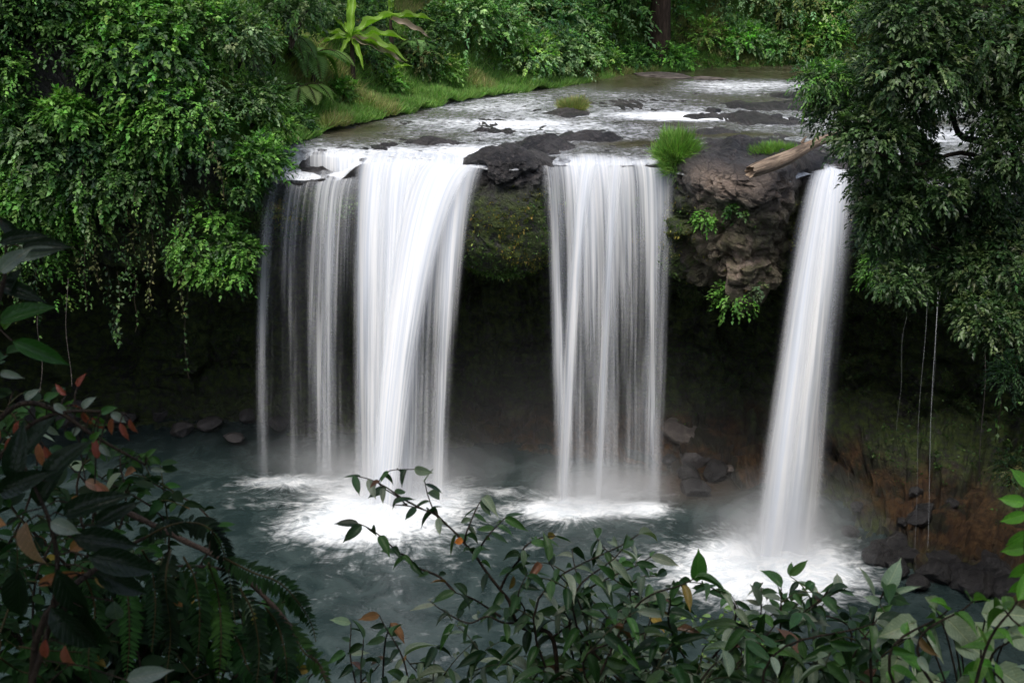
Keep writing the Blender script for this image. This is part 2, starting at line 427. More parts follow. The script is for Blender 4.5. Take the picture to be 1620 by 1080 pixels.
# ================================================================== TERRAIN
# stations along the lip: X, Y, back direction (deg, +Y towards +X), underside z, recess, shore inset, talus height
ST = np.array([
 (-27, -8, -90, 6.3, 3.0, 2.0, 1.0), (-27, 8, -90, 6.3, 3, 2, 1.0), (-26, 19, -75, 6.3, 3.5, 2.5, 1.0), (-23, 26.5, -45, 6.3, 4.5, 3.2, .8),
 (-19, 29.6, -15, 6.4, 5.2, 4.0, .8), (-14, 30.5, -3, 6.4, 5.4, 4.0, .8), (-10, 30.6, 0, 6.6, 5.4, 3.9, .8), (-7.5, 30.8, 0, 7.0, 5.0, 3.6, .8),
 (-6.2, 31.0, 0, 7.3, 4.8, 3.3, .9), (-4.4, 30.8, 0, 7.4, 4.6, 2.9, 1.0), (-2.6, 30.7, 0, 7.5, 4.4, 2.5, 1.0), (-1.3, 30.3, 0, 7.6, 4.6, 2.6, 1.0),
 (-.5, 29.7, 0, 7.25, 5.2, 3.0, 1.1), (.3, 29.7, 0, 7.25, 5.2, 2.9, 1.2), (.9, 30.3, 0, 7.6, 4.6, 2.2, 1.2), (2.5, 30.6, 0, 7.5, 4.2, 1.8, 1.2),
 (4.0, 30.1, 0, 7.4, 4.4, 1.6, 1.2), (4.6, 28.9, 0, 7.1, 5.2, 2.2, 1.5), (5.3, 28.0, 0, 6.7, 5.8, 2.6, 1.7), (6.3, 27.6, 0, 6.4, 6.0, 2.8, 1.7),
 (7.1, 28.0, 0, 6.5, 5.6, 2.4, 1.7), (7.7, 28.9, 0, 6.8, 4.8, 1.6, 1.7), (8.2, 29.4, 0, 6.8, 4.2, 1.0, 1.7), (9.0, 29.4, 2, 7.0, 4.0, 0, 1.9), (9.7, 28.6, 10, 7.0, 3.8, -1.0, 2.2),
 (11, 27.3, 22, 6.9, 3.6, -2.0, 2.5), (12.6, 26.2, 40, 6.9, 3.6, -2.0, 2.6), (13.6, 24.4, 62, 6.9, 3.4, -1.4, 2.6), (13.6, 21.5, 85, 6.9, 3, -1.2, 2.4),
 (12.8, 18, 90, 6.9, 3, -1, 2.2), (12.4, 13, 90, 6.9, 3, -.5, 2), (12, 5, 90, 6.9, 3, 0, 2), (12, -8, 90, 6.9, 3, 0, 2)], float)
_seg = np.concatenate([[0], np.cumsum(np.hypot(np.diff(ST[:, 0]), np.diff(ST[:, 1])))])
_nu = 760
_w = np.interp(np.linspace(0, 1, 4001), [0, 1], [0, 1]); _s = _w*_seg[-1]
_xs = np.interp(_s, _seg, ST[:, 0]); _ys = np.interp(_s, _seg, ST[:, 1])
_den = np.where((_xs > -13) & (_xs < 14) & (_ys > 20), 1., .28); _cd = np.cumsum(_den); _cd = (_cd-_cd[0])/(_cd[-1]-_cd[0])
SU = np.interp(np.linspace(0, 1, _nu), _cd, _s)
_k = np.exp(-np.linspace(-2, 2, 9)**2); _k /= _k.sum()
def _sm(a):
    f = np.interp(np.linspace(0, _seg[-1], 3000), _seg, a); kk = np.exp(-np.linspace(-2.2, 2.2, 31)**2); kk /= kk.sum()
    f = np.convolve(np.pad(f, 15, mode='edge'), kk, 'valid'); return np.interp(SU, np.linspace(0, _seg[-1], 3000), f)
LX, LY, LA, LUB, LREC, LSH, LTAL = [_sm(ST[:, i]) for i in range(7)]
LDX, LDY = np.sin(np.radians(LA)), np.cos(np.radians(LA))
_mid = (LX > -8.6) & (LX < 9.6) & (LY > 25)
def ylip(x): return np.interp(x, LX[_mid], LY[_mid])

BANK = np.array([(-7.7, 30.0), (-7.6, 31.3), (-6.9, 32.6), (-6.4, 35), (-4.8, 38), (-2.6, 42), (-.5, 44.6), (2.5, 48), (5, 52), (9, 54), (14, 56), (22, 56), (27, 50), (27, 42), (23, 34), (18, 28.5), (15.2, 25.6), (13.8, 24.2)])
POLY = np.concatenate([BANK, [(5, 0), (-4, 0)]])
def inside(x, y):
    r = np.zeros(x.shape, bool); n = len(POLY)
    for i in range(n):
        x1, y1 = POLY[i]; x2, y2 = POLY[(i+1) % n]
        c = ((y1 > y) != (y2 > y)) & (x < (x2-x1)*(y-y1)/(y2-y1+1e-12)+x1); r ^= c
    return r
def bankdist(x, y):
    d = np.full(x.shape, 1e9)
    for a, b in zip(BANK[:-1], BANK[1:]):
        v = b-a; t = np.clip(((x-a[0])*v[0]+(y-a[1])*v[1])/(v@v), 0, 1)
        d = np.minimum(d, np.hypot(x-a[0]-t*v[0], y-a[1]-t*v[1]))
    return np.where(inside(x, y), -d, d)
def blob(x, y, cx, cy_, rx, ry, a=0):
    c, s = math.cos(R(a)), math.sin(R(a)); dx, dy = (x-cx)*c+(y-cy_)*s, -(x-cx)*s+(y-cy_)*c
    return np.exp(-((dx/rx)**2+(dy/ry)**2)**1.5)
ROCKS = []
for px, py, rx, ry, h in [(805, 250, 1.1, 1.0, .46), (862, 228, 1.0, .7, .38), (940, 216, 1.0, .55, .34), (762, 275, .45, .9, .45), (907, 176, .75, .6, .25),
    (980, 160, 1.3, .9, .16), (1150, 182, 1.5, .8, .2), (1235, 165, 2.0, 1.2, .25), (1050, 121, 3.0, .6, .14), (1130, 205, 1.1, .5, .18), (1290, 150, 1.6, 1.2, .2),
    (780, 205, .9, .3, .14), (680, 222, .8, .3, .10), (590, 232, .6, .3, .10), (1070, 245, .5, .7, .25), (1200, 190, 1.2, .6, .2),
    (612, 226, .5, .4, .13), (683, 222, .6, .4, .14), (560, 230, .5, .4, .12), (505, 238, .6, .3, .12)]:
    q = at_z(px, py, 10.05); ROCKS.append((q[0], q[1], rx, ry, h))
ROCKS += [(6.2, 28.9, 2.0, 1.7, .42), (5.4, 30.4, 1.2, 1.4, .3), (7.3, 30.6, 1.5, 1.5, .34), (7.6, 32.6, 1.8, 1.3, .25), (9.8, 29.2, .9, 1.1, .3)]
def ledge(x, y): return .52*sstep(1.25, .55, y-ylip(x))*sstep(-4.2, -5.0, x)*sstep(-8.4, -7.8, x)*(y > 24)
def topz(x, y):
    d = bankdist(x, y); p = np.stack([x, y, x*0], -1)
    z = 9.90+.17*fbm(p*1.1, 4, 3)+.05*fbm(p*4, 3, 5)
    for q in ROCKS: z = z+q[4]*blob(x, y, *q[:4])*(1+.35*fbm(p*2.2, 4, 9))
    z = z-.35*sstep(44, 50, y)
    z = z-ledge(x, y)
    z = np.where((d < 0), z, np.minimum(z, 10)+.12)
    m = 1.35*sstep(0, 2.4, d)+.72*np.clip(d-1.2, 0, 9)+.25*np.clip(d-10, 0, 30)
    near_right = sstep(10, 14, x)*sstep(30, 22, y)
    m = m*(1-.6*near_right)
    return z+np.where(d > 0, m*(1+.25*fbm(p*.5, 3, 14)), 0)

# top rows (behind the lip) and face rows
tk = [0.0]
while tk[-1] < 78:
    tk.append(tk[-1]+(.08 if tk[-1] < 3.2 else min(1.6, .08+(tk[-1]-3.2)*.055)))
tk = np.array(tk)[::-1]
TX = LX[None]+LDX[None]*tk[:, None]; TY = LY[None]+LDY[None]*tk[:, None]
TZ = topz(TX, TY)
ZL = TZ[-1]
lead = np.exp(-tk/.25)[:, None]*.12; TZ = TZ-lead*(LX > -7.8)*(LX < 10)*(LY > 25)
ZL = TZ[-1]
vf = np.linspace(0, 1, 150)[1:]
kv = np.array([0, .05, .14, .26, .36, .43, .5, .62, .72, .80, .86, .95, 1.0])
o = np.ones_like(LX)
ki = np.stack([0*o, -.10*o, -.12*o, .05*o, .35*o, 1.0*o, LREC*.5, LREC*.85, LREC, LREC*.97, LREC*.85-.1, LSH, LSH-1.0])
kz = np.stack([ZL, ZL-.3, ZL-1.0, .45*ZL+.55*LUB, LUB+.45, LUB, LUB-.3, LUB-1.5, LTAL+1.8, LTAL+.6, LTAL, .1+0*o, -1.3+0*o])
IN = np.stack([np.interp(vf, kv, ki[:, j]) for j in range(len(LX))], 1)
FZ = np.stack([np.interp(vf, kv, kz[:, j]) for j in range(len(LX))], 1)
FX = LX[None]+LDX[None]*IN; FY = LY[None]+LDY[None]*IN
GX, GY, GZ = np.concatenate([TX, FX]), np.concatenate([TY, FY]), np.concatenate([TZ, FZ])
G = np.stack([GX, GY, GZ], -1)
def gnorm(G):
    du = np.gradient(G, axis=1); dv = np.gradient(G, axis=0); return unit(np.cross(dv, du))
GN = gnorm(G)
if GN[-60, 380] @ np.array([0, -1, 0]) < 0: GN = -GN
rowv = np.concatenate([-tk, vf*12])[:, None]*np.ones(len(LX))[None]   # <0 on top, 0..12 down the face
p = G
d1, d2, cid, cf = worley(p*np.array([.48, .48, .62])+.15*fbm(p*1.1, 2, 2)[..., None], 5, True)
e1, e2, eid, ef = worley(p*np.array([1.6, 1.6, 2.3]), 8, True)
strata = np.abs((p[..., 2]*1.15+.5*fbm(p*.35, 3, 70)) % 1-.5)*2
disp = .28*fbm(p*.45, 3, 1)+.40*(cid-.5)+1.25*cf+.10*(eid-.5)+.42*ef+.07*fbm(p*2.2, 4, 6)-.20*np.exp(-((d2-d1)/.04)**2)-.08*np.exp(-((e2-e1)/.05)**2)+.05*fbm(p*9, 2, 4)-.22*(rowv > 5)*np.exp(-(strata/.22)**2)
amt = np.where(rowv < 0, 0, sstep(.0, .45, rowv))*(.55+.45*sstep(3, 5, rowv))
fz = np.maximum.reduce([sstep(-7.9, -7.4, G[..., 0])*sstep(-1.2, -1.6, G[..., 0]), sstep(.6, .95, G[..., 0])*sstep(4.45, 4.1, G[..., 0]), sstep(7.3, 7.7, G[..., 0])*sstep(9.6, 9.2, G[..., 0])])*(G[..., 1] > 25)*sstep(6.5, 5, rowv)
disp = disp+.07*fbm(p*6, 3, 66)-.22*(1-np.abs(fbm(p*np.array([1.3, 1.3, 2.2]), 4, 67)))**6
mossb = sstep(-1.6, -1.2, G[..., 0])*sstep(1.3, .8, G[..., 0])*sstep(9.4, 8.9, G[..., 2])*(rowv > 0)*(G[..., 2] > 7.3)
disp = disp*(1-.7*mossb)+(.25+.5*sstep(9.4, 8.3, G[..., 2]))*mossb
disp = np.where(disp > 0, disp*(1-.9*fz), disp)-.12*fz
G = G+GN*(disp*amt)[..., None]
# smaller roughness on the bare river rock so it catches light
rb = np.where((rowv <= 0) & (rowv > -12), 1., 0.)
G[..., 2] += rb*(.05*fbm(p*5, 3, 44)+.07*(eid-.5)*(GZ > 10.0)-.05*np.abs(fbm(p*3.1, 3, 46))*(GZ > 9.98))
GN2 = gnorm(G)
if GN2[-60, 380] @ np.array([0, -1, 0]) < 0: GN2 = -GN2
X, Y, Z = G[..., 0], G[..., 1], G[..., 2]
n = fbm(G*.9, 4, 21)
bd = bankdist(X, Y)
def pb(px, py, y, rx, rz):
    q = at_y(px, py, y); return np.exp(-(((X-q[0])/rx)**2+((Z-q[2])/rz)**2)**1.5)*(Y < y+2.5)
brown = np.clip(sstep(4.3, 5.0, X+n*.5)*sstep(8.0, 7.3, X+n*.4)*sstep(5.6, 6.6, Z)*sstep(10.4, 9.9, Z)*sstep(31.5, 29, Y)*(.75+.5*n), 0, 1)
tan = np.clip(pb(1150, 398, 28.2, .75, .72)*1.5+pb(1215, 430, 28.3, .35, .5)*.7+pb(1135, 290, 28, .6, .35)*.6+.9*sstep(.25, .5, n)*brown, 0, 1)
soil = sstep(1.7, .9, Z+n*.6)*sstep(-3, 0, X)*(rowv > 3)
soil = np.clip(soil+sstep(1.9, 1.2, Z+n*.5)*sstep(8.5, 10, X), 0, 1)*(Z < 5)*(1-.9*sstep(.55, .05, Z)*sstep(8.5, 9.5, X))
moss = (1-.85*soil)*np.clip(sstep(9.6, 8.8, Z+n*.4)*(1-brown*.8)*(rowv > .3), 0, 1)*.9+.5*(rowv <= 0)*(bd > 0)
wet = np.clip((rowv < 1.5)*1.0*(bd < 0)+sstep(1.2, 0, Z)+.35, 0, 1)*(1-brown*.6)
mb = MB(); mb.add(G, grid_faces(G.shape[0], G.shape[1]))
cliff = mb.build('cliff', M['cliff'], smooth=False, attrs=dict(brown=brown.ravel(), tan=tan.ravel(), soil=soil.ravel(), moss=moss.ravel(), wet=wet.ravel()))
tag(cliff, 'overhanging basalt cliff with a dark cave behind the falls and the river bed on top', 'cliff', kind='structure')

def surf_pts(nmax, mask_w, off=0.0):
    """random points on the cliff grid weighted by mask_w and cell size"""
    w = mask_w*np.linalg.norm(np.cross(np.gradient(G, axis=0), np.gradient(G, axis=1)), axis=-1)
    w = w.ravel(); c = rng.choice(len(w), nmax, p=w/w.sum())
    P = G.reshape(-1, 3)[c]+rng.normal(0, .05, (nmax, 3)); N = GN2.reshape(-1, 3)[c]
    return P+N*off, N, c

# ---------------- the pool
px_ = np.linspace(-28, 16, 380); py_ = np.linspace(3, 37.5, 300)
QX, QY = np.meshgrid(px_, py_)
P3 = np.stack([QX, QY, 0*QX], -1)
FOAM = []
for px, py, rx, ry, a in [(608, 797, 1.9, 1.5, 1.5), (535, 835, 1.8, .8, .7), (690, 785, 1.0, .8, .45), (455, 762, 1.7, .5, .8), (905, 804, 1.25, .6, 1.4), (1022, 808, .85, .48, 1.0), (1000, 782, 1.8, .6, .26), (860, 812, 1.6, .6, .3),
                          (1205, 902, 1.65, 1.5, 1.7), (1265, 880, 1.3, 1.4, .5), (1300, 925, 1.7, 1.1, .3), (1130, 915, 1.7, .9, .36), (820, 778, 1.0, .35, .3), (600, 862, 2.8, 1.2, .22), (395, 790, 2.2, .7, .18), (1330, 890, 1.6, 1.2, .25), (1085, 885, 1.8, 1.0, .16), (740, 830, 2.5, 1.0, .10)]:
    q = at_z(px, py, 0); FOAM.append((q[0], q[1], rx, ry, a))
foam = np.zeros_like(QX)
for f in FOAM: foam = foam+f[4]*np.exp(-(((QX-f[0])/f[2])**2+((QY-f[1])/f[3])**2))
foam = foam+.10*sstep(9, 3, np.hypot(QX+1, QY-24))+.05
foam = foam*sstep(-13, -8, QX+0*QY)
cen = [FOAM[0], FOAM[3], FOAM[4], FOAM[8]]
dd = np.stack([np.hypot((QX-c[0])/c[2], (QY-c[1])/c[3]) for c in cen]); ci = dd.argmin(0)
cx_ = np.array([c[0] for c in cen])[ci]; cy2 = np.array([c[1] for c in cen])[ci]
ang = np.arctan2(QX-cx_, -(QY-cy2)); rr = np.hypot(QX-cx_, QY-cy2)
fc = np.stack([ang*8, rr*.7, ci*7.3], -1)
waves = .05*fbm(P3*1.0, 3, 31)+.10*np.clip(foam, 0, 1.3)*(.6+fbm(np.stack([ang*3, rr*.8, ci*3.], -1), 3, 33))
shal = np.clip(sstep(2.6, .2, np.hypot((QX-5.3)/1.3, (QY-30.3)/.8)), 0, 1)*.9
mb = MB(); mb.add(P3+np.stack([0*QX, 0*QX, waves], -1), grid_faces(300, 380))
pool = mb.build('pool_water', M['pool'], attrs=dict(foam=foam.ravel(), fc=fc.reshape(-1, 3), shallow=shal.ravel()))
tag(pool, kind='structure')

# ---------------- river above the falls
ms = np.where((LX > -8.2) & (LY > 23.5) & (LX < 14))[0]
tr_ = [0.0]
while tr_[-1] < 45: tr_.append(tr_[-1]+(.1 if tr_[-1] < 4 else .1+(tr_[-1]-4)*.02))
tr_ = np.array(tr_)[::-1]
ms = ms[::2]
RX = LX[ms][None]+LDX[ms][None]*tr_[:, None]; RY = LY[ms][None]+LDY[ms][None]*tr_[:, None]
rp = np.stack([RX, RY, 0*RX], -1)
RZ = 10.0+.035*fbm(rp*1.5, 4, 51)*sstep(50, 42, RY)+.03*fbm(rp*np.array([3, 5, 1]), 3, 54)*sstep(46, 38, RY)-.14*np.exp(-tr_/.22)[:, None]-.02-ledge(RX, RY)
rapid = .41+.28*fbm(rp*.35, 3, 57)
for px, py, rx, ry, a in [(650, 240, 2.6, 1.2, .55), (500, 250, 1.5, .8, .35), (760, 245, 1.0, 1.2, .4), (960, 252, 2.0, .7, .25), (1060, 182, 1.9, .8, .85), (1090, 188, 1.5, .3, .7), (720, 170, 3, 1.5, .3), (880, 200, 3, 1.0, .35), (1200, 188, 1.6, .5, .45),
                          (1150, 128, 4.5, 2.2, .25), (1250, 135, 4, 2.0, .25), (810, 192, 2.5, .6, .3), (1310, 270, .8, 1.2, .6), (1540, 210, 2.0, 1.5, .2), (1450, 215, 1.5, 1.0, .2),
                          (560, 200, 1.5, 2.5, -.35), (960, 130, 4, 2.2, -.4), (1180, 108, 9, 3.0, -.7), (1330, 110, 7, 4, -.5), (1010, 226, 1.2, .6, -.35), (1170, 212, 2.0, .6, -.4), (640, 175, 2.5, 1.5, -.25)]:
    q = at_z(px, py, 10); rapid = rapid+a*np.exp(-((RX-q[0])/rx)**2-((RY-q[1])/ry)**2)
rapid = np.clip(rapid*sstep(54, 47, RY), 0, 1.3)
mb = MB(); mb.add(np.stack([RX, RY, RZ], -1), grid_faces(*RX.shape))
river = mb.build('river_water', M['river'], attrs=dict(rapid=rapid.ravel())); tag(river, kind='structure')

# ---------------- the falls
def X10(px, py=252): return at_z(px, py, 10)[0]
def X0(px, py=780): return at_z(px, py, 0)[0]
def sheet(mb, A, top, bot, vo, dtop, dbot, zt=9.97, back=1.1, seed=0, fade=.25, zb=-.05, nx=None, yo=0, capk=1.):
    """top/bot: X range at lip and at the pool; dtop/dbot: lists of (fraction across, density)"""
    nx = nx or max(6, int(abs(top[1]-top[0])*16)); f = np.linspace(0, 1, nx)
    xt = top[0]+(top[1]-top[0])*f; xb = bot[0]+(bot[1]-bot[0])*f
    yl = ylip(xt)+yo
    nb, nf = 9, 56
    dt_ = np.interp(f, *zip(*dtop)); db = np.interp(f, *zip(*dbot))
    w = np.stack([xt, 0*xt, 0*xt+seed], -1); wob = .16*fbm(w*2.3, 3, seed); yl = yl+.16*fbm(np.stack([xt*1.6, 0*xt, 0*xt], -1), 3, 200)
    vv = vo if np.isscalar(vo) else np.interp(f, *zip(*vo))
    V = []; U = []; De = []; Ca = []
    for i in range(nb):
        s = 1-i/nb
        z = zt+.05*s-(.10*(1-s)**3)
        V.append(np.stack([xt, yl+back*s-.03, z+.02*wob+0*xt], -1)); U.append(np.stack([xt+seed*3.7, 0*xt-back*s], -1))
        De.append(dt_-.22*s+.5*fbm(np.stack([xt*2.2, 0*xt+s*1.2, 0*xt+seed], -1), 3, 210)*s); Ca.append(np.full(nx, capk*(1-s)**.7))
    for i in range(nf+1):
        t = i/nf; dz = (zt-.10-zb)*(.10*t+.90*t*t)
        x = xt+(xb-xt)*t; y = yl-.03-(vv+wob*.9)*t
        V.append(np.stack([x, y, zt-.10-dz+0*xt], -1)); U.append(np.stack([xt+seed*3.7, dz+0*xt], -1))
        k = min(1, max(0, (t-.1)/.6)); De.append(dt_*(1-k)+db*k); Ca.append(np.full(nx, capk*(1-.42*t**6)))
    n0 = mb.n
    V = np.array(V); mb.add(V, grid_faces(V.shape[0], nx), U=np.array(U))
    edge = np.minimum(1, (np.minimum(f, 1-f)*abs(top[1]-top[0])/(fade*1.5))**.8)*np.ones(nx)
    A['dens'].append((np.array(De)-.25*(1-edge)).ravel()); A['cap'].append((np.array(Ca)*edge).ravel())
def make_fall(name, sheets, label, cat='waterfall'):
    mb = MB(); A = {'dens': [], 'cap': []}
    for s in sheets: sheet(mb, A, **s)
    o = mb.build(name, M['fall'], attrs={k: np.concatenate(v) for k, v in A.items()})
    return tag(o, label, cat)
def flat(v): return [(0, v), (1, v)]
xL = lambda px: X10(px, 255)
make_fall('waterfall', [
    dict(top=(xL(556), xL(768)), bot=(X0(556), X0(726)), vo=1.35, dtop=[(0, .5), (.1, .9), (.8, 1.05), (1, .75)], dbot=[(0, .25), (.08, .62), (.2, .60), (.5, .66), (.6, .42), (.72, .34), (.84, .52), (.92, .36), (1, .08)], seed=1, fade=.4),
    dict(top=(xL(565), xL(745)), bot=(X0(566), X0(712)), vo=1.0, dtop=[(0, .6), (.5, .85), (1, .6)], dbot=[(0, .5), (.1, .62), (.25, .5), (.5, .62), (.7, .3), (.9, .46), (1, .1)], seed=2, fade=.35),
    dict(top=(xL(650), xL(765)), bot=(X0(578), X0(648)), vo=1.75, dtop=[(0, .5), (.3, .9), (.8, 1.0), (1, .45)], dbot=[(0, .35), (.35, 1.0), (.6, .8), (1, .2)], seed=3, fade=.5),
    dict(top=(xL(552), xL(770)), bot=(X0(540), X0(742)), vo=1.15, dtop=[(0, .3), (.5, .4), (1, .3)], dbot=[(0, .12), (.15, .26), (.5, .3), (.8, .26), (1, .1)], seed=31, fade=.5, capk=.8),
    dict(top=(xL(585), xL(690)), bot=(X0(588), X0(650)), vo=1.55, dtop=[(0, .5), (.5, .85), (1, .5)], dbot=[(0, .3), (.5, .72), (1, .2)], seed=12, fade=.45)],
    'widest and whitest waterfall, left of the dark rock ridge')
make_fall('water_curtain', [
    dict(top=(xL(404), xL(572)), bot=(X0(402, 750), X0(576, 750)), vo=.75, zt=9.46, back=.7, dtop=[(0, .3), (.3, .42), (.8, .44), (1, .5)], dbot=[(0, .2), (.1, .42), (.22, .22), (.4, .3), (.5, .2), (.7, .36), (.85, .24), (1, .4)], seed=4, fade=.3),
    dict(top=(xL(402), xL(450)), bot=(X0(404, 750), X0(446, 750)), vo=.85, zt=9.46, back=.6, dtop=[(0, .3), (.5, .45), (1, .2)], dbot=[(0, .1), (.5, .40), (1, .1)], fade=.4, seed=5),
    dict(top=(xL(430), xL(572)), bot=(X0(432, 750), X0(566, 750)), vo=.6, zt=9.46, back=.6, dtop=[(0, .26), (.5, .32), (1, .45)], dbot=[(0, .1), (.3, .30), (.45, .24), (.7, .46), (.85, .2), (1, .35)], seed=17, fade=.3),
    dict(top=(xL(462), xL(575)), bot=(xL(462), xL(575)), vo=.15, zb=9.40, yo=.75, zt=9.98, back=.7, dtop=[(0, .5), (.5, .6), (1, .8)], dbot=[(0, .5), (1, .7)], seed=19, fade=.2)],
    'thin see-through curtain of falling strands at the far left end of the falls')
make_fall('waterfall', [
    dict(top=(X10(845), X10(1052)), bot=(X0(864, 790), X0(1052, 790)), vo=.95, dtop=[(0, .35), (.2, .55), (.35, .85), (.6, .62), (.85, .62), (1, .7)], dbot=[(0, .25), (.12, .5), (.24, .42), (.4, .42), (.52, .46), (.62, .3), (.72, .38), (.8, .32), (.9, .5), (1, .2)], seed=7, back=.9, fade=.3),
    dict(top=(X10(842), X10(1056)), bot=(X0(846, 790), X0(1064, 790)), vo=.8, dtop=[(0, .25), (.5, .35), (1, .3)], dbot=[(0, .1), (.2, .24), (.8, .24), (1, .1)], seed=32, back=.6, fade=.5, capk=.8),
    dict(top=(X10(905), X10(960)), bot=(X0(872, 790), X0(918, 790)), vo=1.35, dtop=[(0, .4), (.4, .9), (1, .5)], dbot=[(0, .3), (.35, .85), (.6, .5), (1, .2)], seed=8, back=.8, fade=.35),
    dict(top=(X10(950), X10(1000)), bot=(X0(925, 790), X0(968, 790)), vo=1.2, dtop=[(0, .4), (.5, .8), (1, .4)], dbot=[(0, .2), (.5, .72), (1, .2)], seed=18, back=.8, fade=.35),
    dict(top=(X10(1000), X10(1058)), bot=(X0(985, 790), X0(1052, 790)), vo=.8, dtop=[(0, .35), (.7, .7), (1, .8)], dbot=[(0, .2), (.25, .36), (.5, .2), (.8, .55), (1, .2)], seed=9, back=.5, fade=.3),
    dict(top=(X10(835), X10(900)), bot=(X0(830, 790), X0(880, 790)), vo=.4, dtop=[(0, .3), (.5, .38), (1, .38)], dbot=[(0, .0), (.5, .12), (1, .15)], seed=10, back=.7, fade=.3)],
    'middle waterfall of separate white streams falling between the rock ridge and the grass clump')
def YR(px, py): return at_z(px, py, 0)
make_fall('waterfall', [
    dict(top=(8.0, 9.15), bot=(X0(1164, 870), X0(1322, 870)), vo=3.1, dtop=[(0, .75), (.5, 1.05), (1, .85)], dbot=[(0, .30), (.2, .65), (.5, .78), (.7, .62), (.85, .42), (1, .1)], seed=13, back=1.2, zt=10.0, fade=.4),
    dict(top=(7.95, 9.25), bot=(X0(1150, 870), X0(1345, 870)), vo=2.7, dtop=[(0, .3), (.5, .4), (1, .3)], dbot=[(0, .08), (.2, .24), (.8, .3), (1, .1)], seed=33, back=.8, zt=9.98, fade=.5, capk=.8),
    dict(top=(8.0, 9.1), bot=(X0(1185, 870), X0(1285, 870)), vo=2.8, dtop=[(0, .8), (1, .8)], dbot=[(0, .5), (.5, .6), (1, .2)], fade=.35, seed=14, back=1.2, zt=10.0),
    dict(top=(8.6, 9.2), bot=(X0(1255, 860), X0(1335, 860)), vo=2.5, dtop=[(0, .6), (1, .5)], dbot=[(0, .42), (.5, .30), (1, .08)], fade=.3, seed=15, back=.9, zt=9.98),
    dict(top=(8.1, 8.8), bot=(X0(1180, 880), X0(1250, 880)), vo=3.4, dtop=[(0, .6), (1, .8)], dbot=[(0, .5), (.5, .9), (1, .4)], seed=16, back=.6, zt=10.0)],
    'narrow slanting waterfall right of the brown rock face and the log, nearest the camera')
# ---------------- spray hanging round the feet of the falls
def mist(name, px, py, r, dens, label):
    q = at_z(px, py, 0); root = empty(name, q, label, None); root['kind'] = 'stuff'
    t = NT(name); v = t.n('VolumePrincipled'); v.inputs['Color'].default_value = (.99, .99, 1, 1); v.inputs['Density'].default_value = dens/4.5; v.inputs['Anisotropy'].default_value = .2
    m = t.done(v.outputs[0], True)
    for j, k in enumerate((1.25, 1.08, .92, .77, .62, .46, .3)):
        V, F = ico(4); mb = MB(); V = V*np.array(r)*k*(1+.30*fbm(V*1.9+px+j*.35, 3, 5))[:, None]; V[:, 2] = np.maximum(V[:, 2], -.4); mb.add(V+q+[0, 0, .35], F)
        mb.build('spray', m, root)
def ico(sub):
    import bmesh
    bm = bmesh.new(); bmesh.ops.create_icosphere(bm, subdivisions=sub, radius=1)
    V = np.array([v.co[:] for v in bm.verts]); F = np.array([[v.index for v in f.verts] for f in bm.faces]); bm.free(); return V, F
mist('spray_mist', 630, 785, (2.9, 1.6, 1.7), .16, 'white spray at the foot of the widest waterfall')
mist('spray_mist', 625, 780, (1.9, 1.1, 1.0), .45, 'thick white spray where the widest waterfall lands')
mist('spray_mist', 490, 750, (1.9, .8, .9), .16, 'faint white spray at the foot of the thin water curtain')
mist('spray_mist', 955, 795, (2.5, 1.3, 1.4), .15, 'white spray at the foot of the middle waterfall')
mist('spray_mist', 955, 798, (1.9, .8, .8), .5, 'thick white spray where the middle waterfall lands')
mist('spray_mist', 1240, 870, (2.3, 1.6, 1.7), .16, 'white spray at the foot of the slanting waterfall')
mist('spray_mist', 1235, 872, (1.5, 1.1, 1.1), .45, 'thick white spray where the slanting waterfall lands')
mist('spray_mist', 880, 740, (9.5, 2.6, 4.0), .018, 'thin spray hanging in front of the cave between the falls')
for i, (px, pt, pb_, y0, dn, w_) in enumerate([(1484, 345, 865, 26.0, .75, .07), (1463, 470, 870, 25.6, .5, .035), (1490, 430, 640, 26.2, .45, .03), (1434, 500, 680, 26.6, .42, .03)]):
    a = at_y(px, pt, y0); b = at_y(px-16, pb_, y0-.9)
    mb = MB(); n_ = 26; t = np.linspace(0, 1, n_); Pm = a+(b-a)*t[:, None]; Pm[:, 0] += .07*np.sin(t*7+i)*(1-t)
    tube(mb, Pm, (w_*.10)*(1-.5*t)+.0025, 6)
    nv = mb.n
    o_ = mb.build('water_trickle', M['fall'], attrs=dict(dens=np.full(nv, dn), cap=np.full(nv, .2)))
    tag(o_, ['thickest water trickle twisting down below the dark tree on the right', 'long hair-thin water trickle reaching the splash on the right shore rocks',
             'short faint water trickle just right of the thickest trickle', 'faint water trickle nearest the slanting waterfall'][i], 'water trickle', 'water trickles under the right tree')

